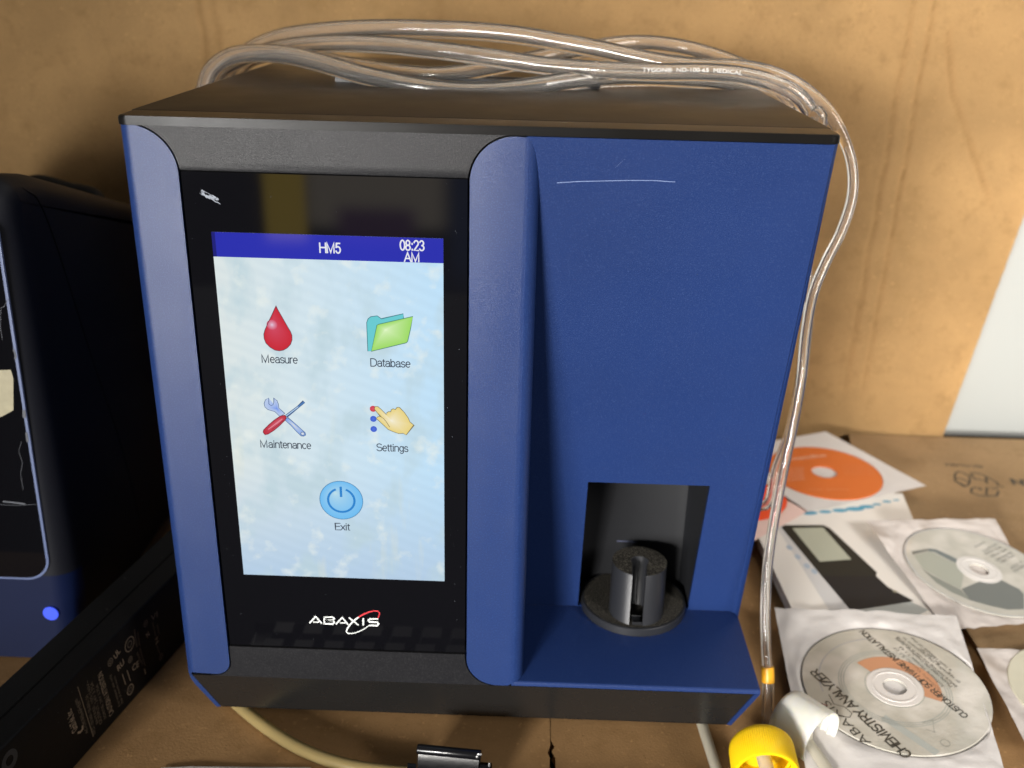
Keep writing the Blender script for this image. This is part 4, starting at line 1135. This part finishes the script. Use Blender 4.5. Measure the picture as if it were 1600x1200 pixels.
d = Draw((0, 0, MZ), (1, 0, 0), (0, 1, 0), .05)
for x, y, w_ in ((435, 562, 5), (520, 556, 4), (600, 548, 5), (680, 540, 6), (745, 528, 5), (800, 515, 3), (855, 500, 3), (905, 492, 2.2)):
    p = zz(cm([(x, y)]))[0]
    w_ *= 1.35; d.poly([(p[0] + w_ * math.cos(R(a)), p[1] + w_ * .45 * math.sin(R(a)) + .1 * w_ * math.cos(R(a))) for a in range(0, 360, 30)], (0.10, 0.34, 0.48), 1)
d.put('cover_print', M['print'], MN)
d = Draw((0, 0, MZ), (1, 0, 0), (0, 1, 0), .05)
for x, y in ((325, 750), (370, 800), (460, 880), (420, 850)):
    p = zz(cm([(x, y)]))[0]
    d.poly([(p[0] + 2.2 * math.cos(R(a)), p[1] + 3.6 * math.sin(R(a))) for a in range(0, 360, 30)], (0.40, 0.47, 0.55), 2)
d.put('spine_print', M['print'], MN)

# lower orange-red disc in a pinkish sleeve, mostly behind the machine
zp = MZ + 1.2
cs = [at(1264, 799, z=zp), at(1178, 846, z=zp)]
v_ = cs[1] - cs[0]; n_ = Vector((-abs(v_.y), abs(v_.x), 0)).normalized() * 96
n_ = Vector((-v_.y, v_.x, 0)); n_ = n_.normalized() * 92
if n_.y < 0: n_ = -n_
u_ = v_.normalized() * 96
q = [cs[0], cs[0] + n_, cs[0] + n_ + u_, cs[0] + u_]
ce = at(1228, 778, z=zp); dc = (ce.x - 44, ce.y + 2)
o, pz, nr = sleeve('disc_sleeve', q, (dc[0], dc[1]), 44.5, M['pinkpaper'], 'pinkish paper disc sleeve under the orange disc, half hidden by the machine', GS, .5, 5)
disc(dc[0], dc[1], 44, pz, nr, M['discred'], 'bright red-orange disc showing beside the hanging tube, half hidden by the machine', GD)

# orange disc
zo = 17.5
q = [at(1290, 675, z=zo), at(1447, 760, z=zo - 1), at(1264, 799, z=zo), at(1290, 675, z=zo) + (at(1264, 799, z=zo) - at(1447, 760, z=zo))]
ctr = at(1288, 738, z=zo)
o, pz, nr = sleeve('disc_sleeve', q, (ctr.x, ctr.y), 49.5, M['paper'], 'white paper disc sleeve holding the orange disc, farthest from the viewer', GS, .35, 2)
ob, d, w, tx = disc(ctr.x, ctr.y, 49, pz, nr, M['discorange'], 'orange disc with pale lettering in the farthest sleeve', GD, hub=False, hole=11)
PO = (0.82, 0.50, 0.36)
tx('eragnostics', (1288, 710), (1233, 716), PO, 6.5)
for i in range(5): tx('software license terms', (1255 + i * .4, 731 + i * 4.2), (1212 + i * 4, 733 + i * 4.2), PO, 2.2)
for i in range(4): tx('all rights reserved to the owner', (1366, 728 + i * 4.2), (1315 + i, 727 + i * 4.2), (0.70, 0.24, 0.10), 2.0)
tx('install disc', (1325, 764), (1262, 764), (0.70, 0.26, 0.12), 3.0)
d.put('disc_print', M['discprint'], ob)

# stained sleeve with the greenish disc
q = [at(1352, 815, z=22), at(1555, 812, z=14), at(1640, 970, z=9), at(1480, 988, z=13)]
ctr = at(1530, 888, z=15.5)
o, pz, nr = sleeve('disc_sleeve', q, (ctr.x, ctr.y), 54.5, M['stainpaper'], 'brown stained paper disc sleeve, its left corner curled up over the manual', GS, 1.6, 3)
ob, d, w, tx = disc(ctr.x, ctr.y, 54, pz, nr, M['disc'], 'pale disc printed with a grey machine, in the stained sleeve', GD)
c7 = lambda pts: [w(1330 + x / 5.715, 790 + y / 5.715) for x, y in pts]
d.poly(c7([(985, 745), (1195, 655), (1300, 645), (1500, 745), (1540, 790), (1545, 925), (1400, 930), (1240, 895), (1060, 845)]), (0.115, 0.125, 0.115), 1)
d.poly(c7([(635, 565), (720, 620), (860, 695), (985, 755), (1060, 845), (900, 775), (760, 690)]), (0.19, 0.20, 0.17), 1)
d.poly(c7([(540, 410), (690, 385), (690, 405), (550, 440)]), (0.14, 0.14, 0.12), 2)
d.poly(c7([(690, 382), (760, 392), (880, 445), (1000, 505), (1020, 555), (990, 540), (860, 480), (740, 415), (690, 410)]), (0.12, 0.145, 0.145), 2)
d.poly(c7([(560, 445), (690, 410), (740, 420), (860, 485), (990, 545), (1000, 640), (980, 745), (860, 690), (640, 560)]), (0.33, 0.34, 0.28), 1)
LT = (0.20, 0.20, 0.18)
for a_, b_, s_ in (((1115, 380), (1200, 330), 'Abaxis'), ((1190, 420), (1310, 345), 'VetScan'), ((1200, 440), (1350, 375), 'operator manual'), ((1255, 465), (1400, 395), 'and user guide'), ((1300, 500), (1440, 420), 'multi language'), ((1340, 515), (1470, 445), 'English Deutsch'), ((1445, 570), (1543, 505), 'REV A'), ((1470, 600), (1560, 540), 'P/N 888')):
    tx(s_, (1330 + a_[0] / 5.715, 790 + a_[1] / 5.715), (1330 + b_[0] / 5.715, 790 + b_[1] / 5.715), LT, 2.6)
d.ring(0, 0, 53, .8, (0.40, 0.41, 0.44), 1, 72)
d.put('disc_print', M['discprint'], ob)

# fourth sleeve at the right edge
q = [at(1525, 1016, z=10), at(1525, 1016, z=10) + Vector((112, 6, 0)), at(1604, 1168, z=9) + Vector((118, -10, 0)), at(1604, 1168, z=9)]
le = at(1583, 1085, z=10); ctr = Vector((le.x + 53, le.y, 0))
o, pz, nr = sleeve('disc_sleeve', q, (ctr.x, ctr.y), 51, M['stainpaper'], 'crumpled disc sleeve cut off by the right edge of the view', GS, 1.8, 8)
disc(ctr.x, ctr.y, 52, pz, nr, M['disccream'], 'cream disc in the crumpled sleeve at the right edge', GD)

# nearest sleeve with the chemistry analyzer disc
q = [at(1210, 952, z=14), at(1494, 963, z=19), at(1566, 1212, z=7), at(1260, 1212, z=6)]
ctr = at(1397, 1078, z=11.5)
o, pz, nr = sleeve('disc_sleeve', q, (ctr.x, ctr.y), 56.6, M['paper'], 'clean white paper disc sleeve nearest the yellow cap, with the lettered silver disc', GS, 1.7, 1)
ob, d, w, tx = disc(ctr.x, ctr.y, 55.5, pz, nr, M['disc'], 'silver disc lettered for a chemistry analyzer, nearest the yellow cap', GD)
c4 = lambda pts: [w(1200 + x / 4, 930 + y / 4) for x, y in pts]
def t4(s, a_, b_, col, h=None, bold=0.): tx(s, (1200 + a_[0] / 4, 930 + a_[1] / 4), (1200 + b_[0] / 4, 930 + b_[1] / 4), col, h, bold)
DK = (0.035, 0.035, 0.030); MD = (0.10, 0.10, 0.085)
def ts(s, a_, b_, col, h, wt):
    A2, B2 = c4([a_])[0], c4([b_])[0]; v = (B2[0] - A2[0], B2[1] - A2[1])
    d.strokes(s, A2[0], A2[1], col, 3, width=math.hypot(*v), height=h, weight=wt, align='L', ang=math.degrees(math.atan2(v[1], v[0])))
ts('CHEMISTRY ANALYZER', (902, 998), (307, 463), DK, 6.0, .18)
ts('CUSTOMER SOFTWARE INSTALLATION', (1254, 756), (599, 219), DK, 4.1, .18)
t4('ABAXIS', (648, 922), (373, 657), DK, 5.6, -.005)
d.line(c4([(380, 620), (410, 680), (480, 700), (525, 740), (510, 765), (440, 755), (400, 740)]), .45, DK, 2)
d.line(c4([(430, 760), (380, 740), (335, 705), (335, 680), (375, 690)]), .5, (0.32, 0.05, 0.05), 2)
for i, (s_, a_, b_) in enumerate((('Software Version 3.1.27', (1080, 590), (800, 325)), ('Software Version 2.1.45', (1105, 570), (835, 320)), ('Please read the installation guide', (1155, 570), (805, 265)), ('before inserting this disc in the drive', (1185, 570), (815, 258)), ('or upgrading the instrument to', (1205, 545), (850, 262)), ('a new release of the', (1150, 470), (905, 265)), ('P/N 1200-7001', (1085, 430), (960, 330)))):
    t4(s_, a_, b_, MD, 2.4)
def wedge(r0, r1, a0, a1, col, k):
    N_ = 24
    for i in range(N_):
        x0, x1 = R(a0 + (a1 - a0) * i / N_), R(a0 + (a1 - a0) * (i + 1) / N_)
        d.poly([(r0 * math.cos(x0), r0 * math.sin(x0)), (r1 * math.cos(x0), r1 * math.sin(x0)), (r1 * math.cos(x1), r1 * math.sin(x1)), (r0 * math.cos(x1), r0 * math.sin(x1))], col, k)
wedge(17.2, 27.5, -28, 128, (0.52, 0.25, 0.135), 2)
for r_ in (17.6, 30.2, 31.8, 33.2): d.ring(0, 0, r_, .45, (0.33, 0.36, 0.33), 1, 72)
d.ring(0, 0, 45, .5, (0.30, 0.31, 0.36), 1, 60, 95, 185)
d.line(c4([(720, 760), (1060, 990)]), 5, (0.38, 0.40, 0.37), 1)
d.ring(*c4([(1108, 925)])[0], 2.6, .4, (0.30, 0.30, 0.26), 2)
for a_, b_ in (((965, 800), (1080, 770)), ((985, 840), (1050, 860)), ((1030, 780), (1040, 860))): d.line(c4([a_, b_]), .4, (0.34, 0.34, 0.30), 2)
d.put('disc_print', M['discprint'], ob)
# pencilled figures on the paper
hw = Draw((0, 0, 0), (1, 0, 0), (0, 1, 0), .05)
def hz(pts): return [at(1200 + x / 4, 930 + y / 4, z=9.6) for x, y in pts]
bm = bmesh.new()
for ln in ([(1340, 985), (1385, 1000)], [(1360, 980), (1352, 1010), (1335, 1040), (1370, 1025)], [(1380, 1035), (1385, 1050)], [(1430, 1050), (1405, 1080)]):
    sweep(bm, [p + Vector((0, 0, .9)) for p in hz(ln)], .22, 6)
put('pencil_writing', bm, M['gap'], o)

# ================================================================== CAPS
def screw_cap(name, centre, axis, rad, depth, wall_t, mt, knurl, label, threads=True):
    """open screw cap; axis points out of its opening"""
    axis = Vector(axis).normalized(); c = Vector(centre)
    root = thing(name, label, 'cap', (c.x, c.y, c.z))
    pr = [(0, 0), (rad * .72, 0), (rad * .90, .9), (rad * .985, 3.2), (rad, 6), (rad * 1.015, depth - .8), (rad * 1.0, depth)]
    pr += [(rad - wall_t * .5, depth), (rad - wall_t, depth - .6)]
    h = depth - 3
    if threads:
        while h > 7:
            pr += [(rad - wall_t, h), (rad - wall_t - 1.1, h - .9), (rad - wall_t - 1.1, h - 1.5), (rad - wall_t, h - 2.4)]; h -= 4.6
    pr += [(rad - wall_t, 3), (rad - wall_t - 2, 2.2), (0, 2.2)]
    seg = 180 if knurl else 64
    bm = bmesh.new()
    lathe(bm, pr, c, axis, seg, (lambda k, r, hh: 1.022 if (k % 2 == 0 and r > rad * .97 and hh > 3 and hh < depth - .7) else 1.0) if knurl else None)
    put('shell', bm, mt, root, smooth=50)
    return root
CY0 = at(1193, 1150, z=22)
cap_ax = Vector((-.04, -.95, -.10))
yc = Vector((162.8, -4.0, 20.0))
YC = screw_cap('screw_cap', yc, cap_ax, 17.6, 23, 1.8, M['yellow'], True, 'yellow ribbed screw cap lying on its side, opening towards the viewer')
bm = bmesh.new()
p0 = yc + cap_ax.normalized() * 2; p1 = yc + cap_ax.normalized() * 28 + Vector((2, 0, -1))
sweep(bm, [p0, (p0 + p1) / 2, p1], 4.0, 18)
put('pipe', bm, M['milktube'], YC)
wc = at(1224, 1112, z=16.5)
wax = Vector((.62, -.74, -.02))
WC = screw_cap('screw_cap', wc, wax, 16.2, 27, 1.5, M['milky'], False, 'milky white screw cap lying behind the yellow cap')
tp = [wc + wax.normalized() * 4, wc + wax.normalized() * 16 + Vector((0, 0, -1)), at(1262, 1160, z=9), at(1280, 1185, z=7.5), at(1300, 1215, z=7)]
bm = bmesh.new(); sweep(bm, spline(tp, 6), 3.6, 16)
put('pipe', bm, M['milktube'], WC, smooth=50)

# ================================================================== CLEAR TUBES
def lerp_y(pts):
    return [at(px, py, y=y) for px, py, y in pts]
GT = 'clear tubes coiled on the lid'
t1 = lerp_y([(318, 175, 235), (320, 140, 228), (332, 108, 218), (362, 88, 206), (405, 83, 192), (450, 86, 178), (500, 98, 164), (555, 114, 152), (610, 127, 144), (670, 138, 140), (730, 143, 140), (790, 141, 142), (850, 133, 148), (910, 124, 158), (980, 120, 170), (1060, 122, 178), (1130, 128, 182), (1180, 140, 184), (1215, 152, 182), (1235, 175, 178), (1240, 215, 175)])
def ends(pts, left=None, right=None):
    """lets both ends of a tube run on down the machine's sides to the cardboard"""
    V = lambda q: [Vector(p) for p in q]
    a, b = pts[0], pts[-1]
    pre = V([(a.x + 6, a.y + 14, 5.5), (a.x + 1, a.y + 8, 90), (a.x - 2, a.y + 3, 220)]) if left else []
    post = V([(b.x + 1, b.y + 45, 220), (b.x + 1, b.y + 90, 90), (b.x + 2, b.y + 115, 5.5)]) if right else []
    return pre + pts + post
t1 = ends(t1, 1, 1)
p1 = spline(t1, 8)
single_tube('clear_tube', p1, 5.5, M['tube'], 'clear tube bowing lowest over the front of the lid', bore=3.2, group=GT, inner=[(0, 1)])
t2 = lerp_y([(330, 180, 262), (332, 140, 256), (345, 112, 246), (378, 92, 232), (425, 78, 218), (480, 70, 206), (540, 68, 196), (600, 70, 188), (660, 76, 180), (720, 83, 174), (780, 92, 168), (840, 101, 164), (900, 107, 160), (960, 111, 156), (1030, 113, 153), (1095, 113, 151), (1150, 117, 150), (1200, 128, 150), (1240, 146, 150), (1265, 175, 150), (1275, 215, 150)])
t2 = ends(t2, 1, 1)
p2 = spline(t2, 8)
tyg = single_tube('clear_tube', p2, 5.3, M['tube'], 'clear tube printed with small white lettering along its side', bore=3.1, group=GT, inner=[(0, 1)])
t3 = lerp_y([(346, 185, 282), (348, 140, 276), (362, 104, 266), (395, 76, 252), (440, 58, 238), (500, 49, 226), (560, 45, 218), (620, 44, 212), (690, 46, 206), (750, 49, 202), (810, 55, 198), (870, 65, 194), (930, 76, 189), (985, 88, 184), (1040, 99, 179), (1095, 105, 173), (1150, 107, 167), (1200, 116, 161), (1248, 138, 155), (1290, 172, 150), (1316, 212, 146), (1331, 258, 142), (1331, 308, 137), (1314, 362, 130), (1290, 410, 122), (1270, 460, 114), (1259, 520, 107), (1252, 590, 100), (1240, 660, 94), (1224, 735, 87), (1210, 810, 80), (1200, 880, 72), (1196, 950, 63), (1197, 1010, 54), (1200, 1060, 46), (1200, 1110, 38), (1197, 1150, 27)])
t3 = ends(t3, 1)
p3 = spline(t3, 8)
rad3 = lambda t: 5.5 if t < .54 else 5.5 - 2.4 * min(1, (t - .54) / .06)
bm = bmesh.new(); sweep(bm, p3, rad3, 18)
for a0, a1 in ((0, .585),):
    i0, i1 = int(a0 * (len(p3) - 1)), int(a1 * (len(p3) - 1)); sweep(bm, p3[i0:i1 + 1], 3.2, 14, flip=True)
i0 = int(.60 * (len(p3) - 1)); sweep(bm, p3[i0:-2], 1.5, 12, flip=True)
T3 = put('clear_tube', bm, M['tube'], None, smooth=50, recalc=False)
rebase(T3, p3[0]); tag(T3, 'long clear tube topping the coil and hanging down the right side to the yellow cap', 'tube', GT)
# amber connector at its lower end, and a thicker clear socket above the cap
def along(a, b): return p3[int(a * (len(p3) - 1)):int(b * (len(p3) - 1)) + 1]
def near_i(px, py):
    best = None
    for i, p in enumerate(p3):
        v = CM.transposed() @ (p - CC); e_ = (800 + CF * v.x / v.y - px) ** 2 + (600 - CF * v.z / v.y - py) ** 2
        if best is None or e_ < best[0]: best = (e_, i)
    return best[1]
i0, i1 = near_i(1200, 1042), near_i(1200, 1068)
bm = bmesh.new(); sweep(bm, spline(p3[i0:i1 + 1], 3), 3.9, 22); bevel_sharp(bm, .3, 2)
put('connector', bm, M['amber'], T3, smooth=40)
i2 = near_i(1197, 1118)
bm = bmesh.new(); sweep(bm, p3[i1:i2 + 1], 3.7, 20)
put('socket', bm, M['tube'], T3, smooth=50, recalc=False)
t4_ = lerp_y([(360, 185, 300), (362, 140, 296), (376, 108, 286), (402, 90, 268), (440, 83, 246), (480, 87, 226), (525, 97, 206), (575, 106, 192), (625, 113, 182), (675, 117, 178), (725, 113, 178), (775, 104, 182), (825, 94, 190), (875, 84, 200), (925, 75, 212), (975, 68, 222), (1020, 68, 226), (1065, 74, 224), (1105, 84, 218), (1145, 98, 208), (1185, 116, 200), (1215, 136, 196), (1236, 170, 192), (1246, 220, 188)])
t4_ = ends(t4_, 1, 1)
p4 = spline(t4_, 8)
single_tube('clear_tube', p4, 5.0, M['tube'], 'clear tube crossing over the others near the middle of the coil', bore=2.9, group=GT, inner=[(0, 1)])
t5 = lerp_y([(1250, 330, 210), (1256, 385, 205), (1262, 440, 198), (1262, 500, 192), (1256, 560, 185), (1246, 620, 178), (1232, 680, 170), (1212, 735, 160), (1195, 790, 150)])
t5 = [Vector((120, 222, 358)), Vector((146, 218, 361)), Vector((163, 214, 352))] + t5 + [Vector((171, 190, 70)), Vector((170, 225, 25)), Vector((170, 262, 4))]
single_tube('clear_tube', spline(t5, 8), 3.4, M['tube'], 'thin clear tube hanging close against the right side of the machine', bore=1.7, group=GT, inner=[(0, 1)])
# lettering printed along the second tube: each letter rides on the tube wall facing the viewer
def proj(p):
    v = CM.transposed() @ (p - CC); return (800 + CF * v.x / v.y, 600 - CF * v.z / v.y)
idx = [i for i, p in enumerate(p2) if 995 < proj(p)[0] < 1160 and p.z > 340]
path = p2[idx[0]:idx[-1] + 1]
cum = [0]
for a_, b_ in zip(path[:-1], path[1:]): cum.append(cum[-1] + (b_ - a_).length)
bm = bmesh.new(); cl = bm.loops.layers.float_color.new('Col')
vs, fs = glyphs('TYGON\u00ae  ND-100-65  MEDICAL'); xm = max(v[0] for v in vs); sc_ = cum[-1] / xm; V = []
for x, y in vs:
    s_ = x * sc_; i = 0
    while i < len(cum) - 2 and cum[i + 1] < s_: i += 1
    f_ = (s_ - cum[i]) / max(1e-6, cum[i + 1] - cum[i]); c_ = path[i].lerp(path[i + 1], f_); tn = (path[i + 1] - path[i]).normalized()
    front = Vector((0, -1, .35)); front = (front - tn * front.dot(tn)).normalized(); upv = tn.cross(front); upv = upv if upv.z > 0 else -upv
    th = (y - CAP * .5) * 2.2 / CAP / 5.3
    V.append(bm.verts.new(c_ + (front * math.cos(th) + upv * math.sin(th)) * 5.33))
for f_ in fs:
    try: q_ = bm.faces.new([V[i] for i in f_])
    except ValueError: continue
    for lp_ in q_.loops: lp_[cl] = (.75, .75, .73, 1)
put('tube_lettering', bm, M['print'], tyg, smooth=0)
